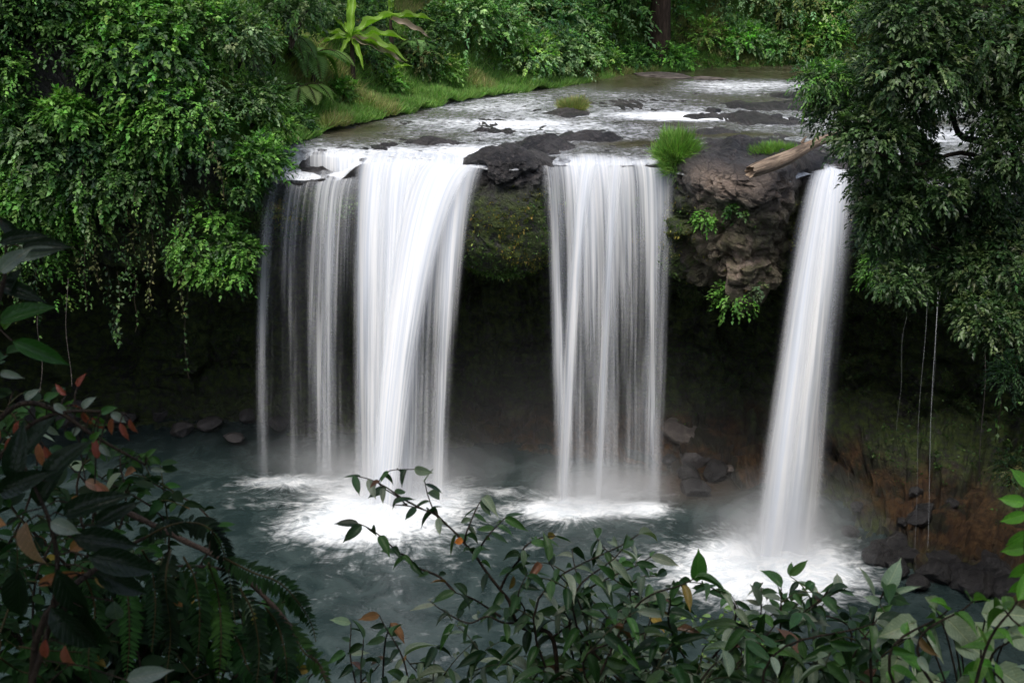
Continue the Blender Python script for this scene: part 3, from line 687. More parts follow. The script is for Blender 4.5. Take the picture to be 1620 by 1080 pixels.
# ================================================================== BOULDERS
def rock_mesh(size, seed, cuts=9, rough=.12, sub=4):
    import bmesh
    bm = bmesh.new(); bmesh.ops.create_icosphere(bm, subdivisions=sub, radius=1)
    V = np.array([v.co[:] for v in bm.verts]); F = np.array([[v.index for v in f.verts] for f in bm.faces]); bm.free()
    r = np.random.default_rng(seed)
    for _ in range(cuts):
        nn = unit(r.normal(0, 1, 3)); d = r.uniform(.55, .85); k = np.maximum(0, V@nn-d); V = V-k[:, None]*nn*.92
    V = V*(1+1.5*rough*fbm(V*1.7+seed, 3, seed % 50))[:, None]*(1+.09*fbm(V*5+seed, 3, seed % 31))[:, None]
    return V*np.asarray(size), F
def boulder(name, loc, size, mat, seed, label, rot=0, group=None, cuts=9, tilt=0):
    V, F = rock_mesh(size, seed, cuts); c, s = math.cos(rot), math.sin(rot)
    ct, st_ = math.cos(tilt), math.sin(tilt)
    V = V@np.array([[ct, 0, -st_], [0, 1, 0], [st_, 0, ct]])
    V = V@np.array([[c, s, 0], [-s, c, 0], [0, 0, 1]])+np.asarray(loc)
    mb = MB(); mb.add(V, F); o = mb.build(name, mat, smooth=False if cuts > 12 else True)
    return tag(o, label, 'rock', group)
q = at_z(1094, 697, .75)
boulder('boulder', q+[0, .3, 0], (.95, .6, .42), M['greyrock'], 3, 'large angular grey boulder leaning on brown soil between the middle and slanting falls', rot=-.3, tilt=R(18), cuts=14)
for i, (px, py, sx, sz, m) in enumerate([(1105, 728, .55, .4, 'darkrock'), (1130, 745, .5, .3, 'wetrock'), (1092, 748, .45, .35, 'wetrock'), (1098, 772, .5, .28, 'wetrock'), (1062, 725, .4, .35, 'wetrock'), (1156, 742, .22, .12, 'greyrock')]):
    q = at_z(px, py, .2)
    boulder('boulder', q, (sx, sx*.8, sz), M[m], 20+i, ['dark flat-topped boulder directly under the large angular grey one', 'rounded black wet boulder right of the pile under the angular boulder', 'black boulder at the middle of the pile under the angular boulder',
            'lowest black boulder of the pile, standing in the pool edge', 'black boulder half behind the middle waterfall by brown soil', 'small pale stone at the pool edge left of the slanting waterfall'][i], rot=i)
for i, (px, py, sx, sz) in enumerate([(160, 630, .8, .6), (255, 650, .42, .32), (225, 648, .3, .22), (337, 668, .5, .22), (288, 676, .5, .28), (200, 662, .4, .25), (395, 655, .5, .3), (325, 628, .4, .25), (120, 655, .7, .5), (60, 650, .9, .6),
                                      (465, 640, .6, .3), (440, 668, .5, .22), (500, 672, .4, .2), (545, 650, .6, .3), (370, 690, .4, .15), (75, 610, .8, .5), (640, 660, .6, .3), (740, 662, .5, .3)]):
    q = at_z(px, py, .25)
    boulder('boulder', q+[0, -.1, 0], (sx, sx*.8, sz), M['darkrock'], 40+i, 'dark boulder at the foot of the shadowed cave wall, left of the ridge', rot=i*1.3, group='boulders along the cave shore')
for i, (px, py, sx, sz) in enumerate([(1385, 880, .35, .2), (1410, 858, .3, .2), (1440, 880, .5, .3), (1480, 905, .55, .3), (1530, 880, .55, .35), (1570, 900, .7, .5), (1540, 925, .6, .35), (1605, 885, .6, .5), (1450, 920, .4, .18), (1500, 850, .45, .3),
                                      (1610, 930, .6, .35), (1345, 838, .25, .15), (1470, 855, .35, .22), (1425, 902, .3, .14)]):
    q = at_z(px, py, .2)
    boulder('boulder', q, (sx, sx*.8, sz), M['wetrock'], 70+i, 'black wet boulder on the shore under the dark tree on the right', rot=i*1.7, group='wet boulders along the right shore')
for i, (px, py, s, y, lab) in enumerate([(1452, 770, .32, 27.2, 'mossy stone set in the orange soil slope beside the long trickle'), (1366, 800, .22, 27.6, 'small black stone low on the orange soil slope'), (1403, 808, .22, 27, 'black oval stone in the orange soil below the mossy one'),
                                         (1450, 818, .38, 26.4, 'glistening black stone where the orange soil meets the shore boulders'), (1440, 745, .25, 27.6, 'topmost dark stone in the orange soil slope'), (1320+200, 768, .2, 26.8, 'dark stone on the far right of the orange soil slope')]):
    q = at_y(px, py, y-.25)
    # seat the stone on the slope
    dd_ = np.linalg.norm((G[80:, ::2]-q), axis=-1); k = np.unravel_index(dd_.argmin(), dd_.shape); q = G[80:, ::2][k]
    boulder('stone', q, (s, s*.8, s*.7), M['wetrock'], 90+i, lab, rot=i)
for i in range(44):
    px = rng.uniform(1385, 1650); py = 862+(px-1385)*.24+rng.uniform(-22, 26); q = at_z(px, py, .1); sx = rng.uniform(.18, .45)*(1+(px-1385)/500)
    boulder('boulder', q, (sx, sx*.9, sx*.85), M['wetrock'], 200+i, 'black wet boulder on the shore under the dark tree on the right', rot=i*1.1, group='wet boulders along the right shore')
# rocks breaking the surface of the rapids
for i, (px, py, sx, sz, lab) in enumerate([(1128, 176, .32, .16, 'dark rock with a rounded top in the rapids right of the white chute'), (1230, 186, .3, .13, 'small dark rock in the rapids far right, left of a white spill'), (1255, 190, .3, .12, 'rightmost small dark rock in the rapids beside the tree edge'),
        (905, 181, .65, .12, 'flat dark rock under the yellowish grass tuft in midstream'), (783, 209, .35, .15, 'low dark rock in the rapids above the rock ridge'), (805, 210, .3, .14, 'dark rock just right of the low one above the rock ridge'), (1050, 119, 1.5, .10, 'long low brown rock at the far edge of the rapids'), (1120, 124, .9, .08, 'small far rock right of the long brown one')]):
    q = at_z(px, py, 10.0)
    boulder('river_rock', q, (sx, sx*.6, sz), M['wetrock'] if i < 6 else M['greyrock'], 110+i, lab, rot=i*.4)

# ---------------- fallen log on the platform
a, b = at_z(1188, 271, 10.5), at_z(1345, 208, 10.75)
n_ = 40; t = np.linspace(0, 1, n_); P = spline([a, a+(b-a)*.33+[0, 0, -.03], a+(b-a)*.66+[0, .05, .05], b, b+(b-a)*.25], n_)
mb = MB(); th = np.linspace(0, 2*PI, 29)[:-1]; T = unit(b-a); A_ = unit(np.cross(T, [0, 0, 1])); B_ = np.cross(T, A_)
rad = (.155*(1-.12*t)+.03*np.sin(t*9))[:, None]*(1+.10*fbm(np.stack([np.tile(np.cos(th)*1.6, (n_, 1)), np.tile(np.sin(th)*1.6, (n_, 1)), np.repeat(t[:, None]*2.2, 28, 1)], -1), 4, 61)+.05*np.sin(th*5+1)[None])
rad[0] *= .86; jag = np.zeros((n_, 28)); jag[0] = -.10*np.abs(np.sin(th*3.5))
V = P[:, None]+A_*(rad*np.cos(th))[..., None]+B_*(rad*np.sin(th))[..., None]+T*jag[..., None]
F = [(i*28+k, i*28+(k+1) % 28, (i+1)*28+(k+1) % 28, (i+1)*28+k) for i in range(n_-1) for k in range(28)]
mb.add(V.reshape(-1, 3), F, U=np.stack([np.tile(th/6.28, n_), np.repeat(t*3, 28)], 1))
e = V[0]; mid = e.mean(0)+T*.02; inner = mid+(e-mid)*.55+T*.10
mb.add(np.concatenate([e, inner, [mid+T*.14]]), [(k, (k+1) % 28, 28+(k+1) % 28, 28+k) for k in range(28)], U=np.tile([[.3, 0]], (57, 1)))
mb.add(np.concatenate([inner, [mid+T*.16]]), [(k, (k+1) % 28, 28) for k in range(28)], (.2, .2, .2), U=np.tile([[.6, .1]], (29, 1)))
log = empty('fallen_log', a, 'bleached fallen log lying across the rock platform beside the slanting waterfall', 'log')
mb.build('trunk', M['log'], log)
mb = MB(); c0 = P[14]+[0, -.02, .2]; tube(mb, [c0, c0+[.03, -.02, .10], c0+[.1, -.01, .17]], [.05, .035, .012], 7); mb.build('branch_stub', M['log'], log)

# ================================================================== VEGETATION
GREEN = [(.030, .075, .016), (.045, .105, .022), (.022, .055, .018), (.060, .120, .030)]
DEEP = [(.016, .045, .014), (.024, .062, .018), (.035, .080, .022), (.012, .034, .014)]
BRIGHT = [(.075, .180, .028), (.055, .145, .025), (.10, .20, .04)]
PALE = [(.085, .135, .060), (.11, .16, .07), (.060, .105, .048)]
FERN = [(.085, .165, .030), (.12, .19, .045), (.060, .130, .025)]
OLIVE = [(.070, .085, .025), (.10, .105, .035), (.045, .06, .02)]
def lift(c, f): return [tuple(v*f for v in q) for q in c]
GREEN, DEEP, BRIGHT, PALE, FERN, OLIVE = [lift(c, 1.6) for c in (GREEN, DEEP, BRIGHT, PALE, FERN, OLIVE)]
def grnd(x, y): return float(topz(np.array([x*1.]), np.array([y*1.]))[0])

def on_ground(px, py, dz, y0=31.2, y1=75):
    for y in np.arange(y0, y1, .15):
        q = at_y(px, py, y)
        if q[2] <= grnd(q[0], q[1])+dz: return np.array([q[0], q[1], grnd(q[0], q[1])])
    q = at_y(px, py, y0+8); return np.array([q[0], q[1], grnd(q[0], q[1])])
def shrub(loc, r, nsp, ll, cols, label, cat='shrub', name='shrub', lumps=5, leafn=7, mat='leaf', group=None, sl=None, droop=.5, wr=.58, trunk=True, h=None, T=LEAF, stems=3, crown='foliage', kind=None, w=None):
    loc = np.asarray(loc, float); h = h or r*1.1
    root = empty(name, loc, label, cat, group)
    if kind: root['kind'] = kind
    mb = MB()
    for i in range(lumps):
        a = rng.uniform(0, 6.28); k = rng.uniform(.15, .6)*r
        c = loc+[math.cos(a)*k, math.sin(a)*k, h*rng.uniform(.45, 1.0)] if i else loc+[0, 0, h*.7]
        rr_ = r*rng.uniform(.42, .68) if i else r*.75
        P, D = ball_points(c, (rr_, rr_, rr_*.85), nsp//lumps)
        sprays(mb, P, D, leafn, (sl or ll*2.0)*rng.uniform(.7, 1.3, len(P)), ll, cols, w, T, wr, droop)
    mb.build(crown, M[mat], root)
    if trunk:
        ms_ = MB()
        for i in range(stems):
            d = rng.normal(0, .25, 3)*r; tube(ms_, [loc-[0, 0, .2], loc+[d[0]*.4, d[1]*.4, h*.35], loc+[d[0], d[1], h*.85]], [.05*r, .035*r, .012*r], 6)
        ms_.build('stem', M['bark'], root)
    return root

# ---- left cliff: creepers and bushes that nobody could count
mb = MB(); vb = MB()
cnt = 0
while cnt < 330:
    x = rng.uniform(-20, -6.7); z = rng.uniform(6.6, 17.5)
    if x > -7.6: continue
    top = grnd(x, 31.0)+.3
    zz = min(z, top+1.5)
    nz = float(vn(np.array([[x*.55+3, z*.42, 2.2]]), 77)[0])
    if nz < .36: continue
    y = 30.5-.35-.5*(nz-.4)+(0 if z < top else (z-top)*.8)
    y += rng.uniform(-.35, .35)
    rad_ = rng.uniform(.45, 1.0)*(1 if x < -8.6 else .45)
    low = sstep(8.3, 6.5, z)
    cc = [GREEN, DEEP, GREEN, BRIGHT, DEEP][int(vn(np.array([[x*.5, z*.5, 9.]]), 5)[0]*4.99)]
    if rng.random() < .2: cc = PALE if rng.random() < .5 else BRIGHT
    P, D = ball_points((x, y, z), (rad_, rad_*.75, rad_*1.1), int(95*rad_*(1-.3*low)), up=.5)
    D = D+[0, -.35, -.1]
    sprays(mb, P, D, 7, rng.uniform(.22, .45, len(P)), rng.choice([.11, .14, .18]), cc, None, LEAF, .62, .6, .18)
    cnt += 1
# draping strings of leaves under the lip
for i in range(85):
    x = rng.uniform(-19, -8.2); z0 = rng.uniform(7.0, 12); L_ = rng.uniform(1, 3.0)*(1.0 if z0 > 8 else .8); y = 29.9+rng.uniform(-.6, .5)
    n_ = 8; t = np.linspace(0, 1, n_)[:, None]; Pm = np.array([x, y, z0])+t*np.array([rng.normal(0, .25), rng.normal(0, .2)-.1, -L_])+rng.normal(0, .04, (n_, 3))
    tube(vb, Pm, .008, 4, (.05, .04, .03))
    m = int(L_*26); tt = rng.uniform(0, 1, m)**.8; Q = np.stack([np.interp(tt, t[:, 0], Pm[:, j]) for j in range(3)], 1)+rng.normal(0, .07, (m, 3))
    leaves(mb, Q, rng.normal(0, .6, (m, 3))+[0, -.5, -.8], rng.normal(0, .4, (m, 3))+[0, -.7, .6], rng.uniform(.07, .15, m), rng.uniform(.04, .08, m), palette(m, [GREEN, DEEP, BRIGHT, OLIVE][i % 4]))
crep = mb.build('creeper_foliage', M['leaf']); tag(crep, 'dense mass of creepers and broad leaves draping over the left cliff', 'creepers', kind='stuff')
vin = vb.build('creeper_stems', M['bark']); tag(vin, 'thin brown creeper stems running through the leaves on the left cliff', 'creeper stems', kind='stuff')
# ---- hanging vines below the lip
for i, (px, p0, p1, y0, lab, nl) in enumerate([(185, 430, 545, 29.6, 'short leafy vine hanging lowest over the black cave on the left', 42), (293, 430, 600, 29.8, 'long thin vine with few leaves hanging left of the thin curtain', 16), (105, 440, 610, 29.5, 'bare thread-like vine hanging at the far left over the cave', 2),
        (217, 440, 525, 29.7, 'very thin vine ending in a tuft of two leaves', 4), (62, 500, 620, 29.4, 'leftmost bare hanging thread in front of the cave', 1), (1583, 560, 700, 24.6, 'leafy hanging vine with round leaves at the far right wall', 26), (1556, 505, 770, 24.5, 'bare pale vine hanging long at the right wall', 1), (1610, 520, 640, 24.2, 'short vine at the right frame edge', 12)]):
    a = at_y(px, p0, y0); b = at_y(px+rng.uniform(-6, 6), p1, y0)
    root = empty('hanging_vine', a, lab, 'vine', 'vines hanging over the cave')
    n_ = 14; t = np.linspace(0, 1, n_)[:, None]; Pm = a+(b-a)*t+np.stack([.06*np.sin(t[:, 0]*6+i), 0*t[:, 0], 0*t[:, 0]], 1)
    m1 = MB(); tube(m1, Pm, .011, 5); m1.build('stem', M['greyrock'] if nl < 3 else M['bark'], root)
    m2 = MB(); tt = rng.uniform(0, 1, nl); Q = np.stack([np.interp(tt, t[:, 0], Pm[:, j]) for j in range(3)], 1)
    leaves(m2, Q+rng.normal(0, .05, Q.shape), rng.normal(0, .6, (nl, 3))+[0, -.4, -.6], rng.normal(0, .3, (nl, 3))+[0, -.8, .5], rng.uniform(.10, .18, nl), rng.uniform(.06, .1, nl), palette(nl, PALE+GREEN)); m2.build('foliage', M['leaf'], root)

# ---- bushes by the left end of the falls and up the left bank
def atg(px, py, y): return at_y(px, py, y)
for px, py, y, r, n_, ll, cols, lab in [
    (418, 245, 30.2, .75, 460, .15, GREEN+BRIGHT, 'bright green leafy bush overhanging the left end of the falls'),
    (440, 195, 31.8, .7, 300, .14, BRIGHT+FERN, 'light green bush just above the bright one at the left end of the falls'),
    (455, 8, 35.5, 1.5, 520, .15, GREEN+PALE, 'shrub at the top edge above the tree ferns'),
    (385, 300, 30.0, .55, 220, .13, DEEP+GREEN, 'dark leaves beside the upper left edge of the thin water curtain'),
    (380, 390, 29.9, .5, 200, .13, GREEN+BRIGHT, 'green leaves beside the middle of the left edge of the thin water curtain'),
    (395, 150, 31.6, 1.0, 420, .12, PALE+GREEN, 'greyish green shrub on the left cliff top under the tree ferns'),
    (360, 60, 31.8, 1.4, 620, .13, GREEN+PALE, 'large soft green shrub at the top of the left cliff'),
    (300, 20, 31.4, 1.3, 560, .14, BRIGHT+GREEN, 'fresh green crown at the top edge left of the soft green shrub'),
    (90, 30, 31.0, 1.5, 640, .15, GREEN+BRIGHT, 'feathery green shrub in the top left corner'),
    (180, 90, 30.8, 1.3, 560, .15, BRIGHT+GREEN, 'leafy mid-green bush bulging out of the creepers below the top left corner'),
    (45, 190, 30.3, 1.2, 500, .13, DEEP+GREEN, 'deep green bush at the left edge of the creeper wall'),
    (250, 180, 30.6, 1.1, 440, .13, PALE+DEEP, 'dull grey-green bush in the middle of the creeper wall'),
    (120, 190, 29.9, .8, 340, .16, BRIGHT, 'yellow-green broad-leaved clump in the middle of the creeper wall')]:
    c = atg(px, py, y); shrub((c[0], c[1], c[2]-r*.75), r, n_, ll, cols, lab, lumps=6)

def frond(mb, base, d, L_, cols, droop=.9, n=22, lf=.30, seed=None, w=.13, rise=.6):
    """one pinnate fern frond arching from base along horizontal direction d"""
    d = np.array([d[0], d[1], 0.]); d = d/np.linalg.norm(d); up = np.array([0, 0, 1.])
    t = np.linspace(0, 1, n); P = base+d*(L_*t*(1-.15*t))[:, None]+up*(L_*(rise*t-droop*t*t))[:, None]
    T = unit(np.gradient(P, axis=0)); S = np.cross(d, up); c = palette(1, cols, None, .15)[0]
    tube(mb, P, .012*L_*(1-.8*t)+.002, 4, (.06, .05, .02))
    for s in (-1, 1):
        m = t > .08; l = L_*lf*np.sin(PI*np.clip(t[m]*.93+.07, 0, 1))**.8
        leaves(mb, P[m], S*s+T[m]*.35-up*.28, np.cross(T[m], S*1.0)*1.0+[0, 0, .01]+up*.5, l, L_*w*.42+l*0, c*np.exp(rng.normal(0, .08, (m.sum(), 1))), LEAF)
def fern(loc, L_, nf, label, cols=FERN, trunk=0, group=None, name='tree_fern', droop=.9, rise=.6, face=None):
    loc = np.asarray(loc, float); root = empty(name, loc, label, 'fern', group); top = loc+[0, 0, trunk]
    for i in range(nf):
        a = i/nf*6.28+rng.uniform(-.2, .2)
        if face is not None: a = face+rng.uniform(-1.2, 1.2)
        mb = MB(); frond(mb, top, (math.cos(a), math.sin(a)), L_*rng.uniform(.8, 1.1), cols, droop=droop*rng.uniform(.8, 1.2), rise=rise*rng.uniform(.7, 1.2)); mb.build('frond', M['leaf'], root)
    if trunk:
        mb = MB(); tube(mb, [loc-[0, 0, .3], loc+[0, 0, trunk*.5], top], [.10, .08, .07], 8); mb.build('trunk', M['bark'], root)
    return root
for px, py, y, L_, lab in [(492, 75, 33.8, 1.7, 'arching tree fern with yellow-green fronds above the left grass bank'), (478, 130, 33.0, 1.4, 'lower tree fern drooping onto the left grass bank'), (455, 50, 34, 1.5, 'upper tree fern half hidden behind leaves at the left bank'),
                           (430, 60, 32.6, 1.2, 'small fern on the cliff top left of the tree ferns'), (655, 60, 44, 1.4, 'dark fern in the shade right of the strap-leaved plants')]:
    c = on_ground(px, py, 1.3, 31.4); fern(c, L_, 11, lab, FERN if 'dark' not in lab else GREEN, trunk=1.0)

# ---- strap-leaved plants (bright, banana-like)
def strap_plant(loc, L_, blades, label, name='strap_leaved_plant', dead=False, cols=None):
    loc = np.asarray(loc, float); root = empty(name, loc, label, 'plant')
    for i, (az, el, l) in enumerate(blades):
        az = R(az); el = R(el); d = np.array([math.cos(az)*math.cos(el), math.sin(az)*math.cos(el), math.sin(el)])
        mb = MB(); nn = np.array([-math.cos(az)*math.sin(el), -math.sin(az)*math.sin(el)-.5, math.cos(el)])
        c = np.array([.19, .34, .035])*rng.uniform(.65, 1.2)
        leaves(mb, [loc], [d], [nn], L_*l, L_*l*.17, c, WAVY); mb.build('leaf', M['leaf'], root)
    if dead:
        mb = MB(); leaves(mb, [loc+[0, -.1, 0]], [[.95, -.2, -.25]], [[0, -.8, .6]], L_*.9, L_*.16, (.30, .24, .18), WAVY); o_ = mb.build('leaf', M['leaf'], root); o_['label'] = 'withered pale brown leaf'
    mb = MB(); tube(mb, [loc-[0, 0, 2.4], loc-[0, 0, .6], loc], [.09, .08, .05], 7); mb.build('stem', M['bark'], root)
c = on_ground(556, 62, 1.9, 33)+[0, 0, 1.9]
strap_plant(c, 2.1, [(80, 78, .9), (100, 70, .8), (20, 38, .95), (10, 12, .9), (350, -15, .95), (340, -5, 1.0), (175, 20, .6), (200, 5, .55), (150, 50, .6), (250, -20, .5), (300, -35, .6)], 'largest bright strap-leaved plant above the left grass bank', dead=True)
c = on_ground(618, 34, 2.2, 33)+[0, 0, 2.2]; strap_plant(c, 1.7, [(60, 75, .9), (85, 65, .75), (5, 12, .95), (350, -25, .4), (160, 30, .4)], 'bright strap-leaved plant right of the largest one, with a withered leaf', dead=True)
c = on_ground(615, 114, .6, 33)+[0, 0, .6]; strap_plant(c, 1.0, [(140, 55, 1.0), (10, 25, .9), (170, 70, .6), (155, 40, 1.1)], 'small bright strap-leaved plant low on the grass bank')

# ---- grass bank left of the river
def blades(mb, P, L_, cols, lean=.5, wid=.02, w=None):
    n = len(P); D = rng.normal(0, lean, (n, 3)); D[:, 2] = 1
    leaves(mb, P, D, np.stack([D[:, 0]*.5+rng.normal(0, .3, n), -np.ones(n), .5*np.ones(n)], 1), L_*rng.uniform(.6, 1.2, n), wid, palette(n, cols, w, .2), BLADE)
mb = MB(); n_ = 165000
sg = rng.choice(len(BANK)-6, n_, p=(lambda l: l/l.sum())(np.hypot(*(BANK[1:-5]-BANK[:-6]).T)))
tt = rng.random(n_)[:, None]; Q = BANK[sg]*(1-tt)+BANK[sg+1]*tt; nv_ = BANK[sg+1]-BANK[sg]; nv_ = unit(np.stack([-nv_[:, 1], nv_[:, 0]], 1))
Q = Q+nv_*((rng.uniform(0, 1, n_)**1.2*5.2-.45))[:, None]; Q = Q[bankdist(Q[:, 0], Q[:, 1]) > -.45]; Q = Q[Q[:, 1] > 30.6]
P = np.stack([Q[:, 0], Q[:, 1], topz(Q[:, 0], Q[:, 1])-.03+.45*vn(np.stack([Q[:, 0]*1.2, Q[:, 1]*1.2, Q[:, 0]*0], -1), 8)], 1)
nz = vn(P*.7, 31); kk = nz > .66
GB = [(.16, .32, .055), (.13, .27, .05), (.21, .33, .08)]
blades(mb, P[~kk], .34, GB, .7, .026); blades(mb, P[kk], .46, [(.26, .30, .09), (.19, .27, .065), (.30, .28, .11)], .7, .026)
w_ = rng.choice(len(P), 2600); sprays(mb, P[w_]+[0, 0, .1], np.concatenate([rng.normal(0, .5, (2600, 2))+[0, -.4], np.full((2600, 1), .7)], 1), 6, .22, .10, BRIGHT+FERN+PALE, droop=.5)
gb = mb.build('bank_grass', M['grass']); tag(gb, 'bright green grass covering the left river bank', 'grass', kind='stuff')
# low leafy plants along the bank
for px, py, y, r, lab in [(618, 140, 37.2, .5, 'broad-leaved clump growing out of the bank grass below the small strap plant'), (700, 118, 42.5, .8, 'low round bush with brownish twigs at the back of the grass bank'), (540, 150, 35.6, .5, 'low soft hump of bank plants under the largest strap-leaved plant')]:
    c = on_ground(px, py, r*.6, 32); shrub(c, r, 160, .16, BRIGHT+FERN, lab, lumps=3)

for px, py, r, cols, lab in [(462, 195, .6, GREEN, 'leafy bush at the foot of the lower tree fern by the water'), (590, 95, .9, DEEP+GREEN, 'dark bush tucked behind the largest strap-leaved plant'),
        (660, 95, 1.1, GREEN+OLIVE, 'olive bush with bare twigs right of the strap-leaved plants'), (585, 30, 1.2, DEEP+GREEN, 'dark bush at the top edge between the two tall strap-leaved plants'), (510, 25, 1.2, DEEP+PALE, 'greyish bush at the top edge above the tree ferns'), (690, 60, 1.3, DEEP+GREEN, 'dark twiggy bush left of the grey-green shrub')]:
    shrub(on_ground(px, py, r*.7, 32), r, int(300*r), .14, cols, lab, lumps=5)
# ---- grass clumps on the rocks of the lip
def clump(px, py, z, r, h, n, label, cols, hang=0., sx=1.):
    c = at_z(px, py, z); root = empty('grass_clump', c, label, 'grass clump'); mb = MB()
    for j in range(2):
        m = n//2; d = unit(rng.normal(0, 1, (m, 3))); d[:, 2] = np.abs(d[:, 2])*np.where(rng.random(m) < .35*(hang > 0), -1, 1)
        lump = 1+.75*fbm(d*2.4+px, 3, 4)[:, None]; k = rng.uniform(.1, 1.05, (m, 1))
        P = c+np.array([0, -.05, h*.22])+d*lump*k*np.array([r*.50*sx, r*.45, h*.42+hang*.35*1.0])*np.where(d[:, 2:] < 0, np.array([[.62, .8, 1.3]]), 1.)-[0, 0, h*.12]
        D = d*np.array([1, 1, .5])+rng.normal(0, .35, (m, 3))+[0, -.05, .75]
        leaves(mb, P, D, np.stack([D[:, 0], D[:, 1]-.6, np.ones(m)*.6], 1), h*.5*rng.uniform(.4, 1.25, m), .013, palette(m, cols, None, .28), BLADE)
    mb.build('grass_blades', M['grass'], root)
clump(1068, 252, 10.15, .95, .74, 9000, 'tall rounded bright green grass clump on the lip between middle falls and platform', GB, hang=.45)
clump(1226, 246, 10.3, .72, .46, 3600, 'low bright green grass patch behind the fallen log', GB, sx=1.5)
clump(907, 177, 9.98, .85, .62, 4200, 'yellowish grass tuft on a flat rock in midstream', [(.26, .29, .09), (.33, .29, .12), (.18, .26, .08)])
clump(792, 278, 9.6, .22, .2, 260, 'tiny grass tuft on the face of the dark rock ridge', [(.10, .12, .04), (.07, .10, .03)])

# ---- small plants on the cliff face
def ledge_plant(px, py, y, r, label, cols=BRIGHT, n=70, ll=.12):
    q = at_y(px, py, y); s_ = np.linalg.norm(G[100:]-q, axis=-1); k = np.unravel_index(s_.argmin(), s_.shape); c = G[100:][k]; 
    root = empty('ledge_plant', c, label, 'plant'); mb = MB(); P, D = ball_points(c+GN2[100:][k]*.08, (r, r, r*.8), n); sprays(mb, P, D, 6, r*.8, ll, cols, droop=.7); mb.build('foliage', M['leaf'], root)
ledge_plant(1108, 355, 28, .26, 'small bright plant growing in a crack above the tan rock')
ledge_plant(1168, 468, 28.5, .42, 'ferny plant hanging under the overhang left of the slanting waterfall', BRIGHT, 110)
ledge_plant(1192, 455, 28.3, .22, 'small pale plant right above the ferny one under the overhang', PALE, 40, .09)
ledge_plant(1166, 340, 27.8, .22, 'dark green sprout on the brown rock face above the tan rock', GREEN, 50)

# ---- moss and tiny plants clothing the cliff (uncountable)
Zc, Xc = G[..., 2], G[..., 0]
mw = (rowv > .9)*(rowv < 6)*sstep(9.5, 8.9, Zc)*sstep(6.2, 7.0, Zc)*(Xc > -7.9)*(Xc < 9.2)*(1-np.clip(brown*1.6, 0, 1))*(Y > 24)
mw = mw*(vn(G*1.1, 91) > .33)*(1+1.5*sstep(-1.8, -1.2, Xc)*sstep(1.6, .9, Xc))
mb = MB(); P, N, c = surf_pts(64000, mw, .07)
D = N*.6+rng.normal(0, .5, P.shape)+[0, 0, -.4]; yel = vn(P*1.4, 71)[:, None] > .56
cc = np.where(yel, palette(len(P), [(.24, .22, .04), (.17, .21, .035), (.28, .20, .05)]), palette(len(P), [(.085, .16, .035), (.06, .13, .03), (.12, .20, .05)]))
leaves(mb, P, D, N+[0, -.3, 1.0], rng.uniform(.05, .13, len(P)), rng.uniform(.03, .07, len(P)), cc)
mw = (rowv > .5)*(rowv < 6.3)*(Zc < 10.2)*sstep(6.3, 7.2, Zc)*(((Xc > 8.9)*(Y > 15)))*(vn(G*.8, 95) > .36)
P, N, c = surf_pts(26000, mw, .08)
leaves(mb, P, N*.5+rng.normal(0, .5, P.shape)+[0, 0, -.5], N+[0, 0, .8], rng.uniform(.06, .16, len(P)), rng.uniform(.035, .08, len(P)), palette(len(P), GREEN+[(.09, .12, .02), (.05, .10, .02)]))
mw = (rowv > 6)*sstep(1.0, 1.7, Zc+.6*fbm(G*.6, 3, 12))*(Zc < 6)*((Xc > 4.6)*(Y > 15))*(vn(G*.7, 97) > .36)
P, N, c = surf_pts(52000, mw, .05)
leaves(mb, P, N*.5+rng.normal(0, .5, P.shape), N+[0, 0, .8], rng.uniform(.05, .13, len(P)), rng.uniform(.03, .07, len(P)), palette(len(P), [(.06, .13, .035), (.09, .15, .04), (.045, .09, .03)]))
mw = (rowv > 6)*(Zc > 1.2)*(Zc < 6)*(Xc < 4.6)*(Xc > -16)*(vn(G*.7, 98) > .5)
P, N, c = surf_pts(9000, mw, .04)
leaves(mb, P, N*.5+rng.normal(0, .5, P.shape), N+[0, 0, .8], rng.uniform(.05, .12, len(P)), rng.uniform(.03, .07, len(P)), palette(len(P), [(.07, .13, .045), (.05, .10, .035)]))
mo = mb.build('cliff_moss', M['leaf']); tag(mo, 'moss and tiny leaves clinging to the wet cliff under the lip', 'moss', kind='stuff')

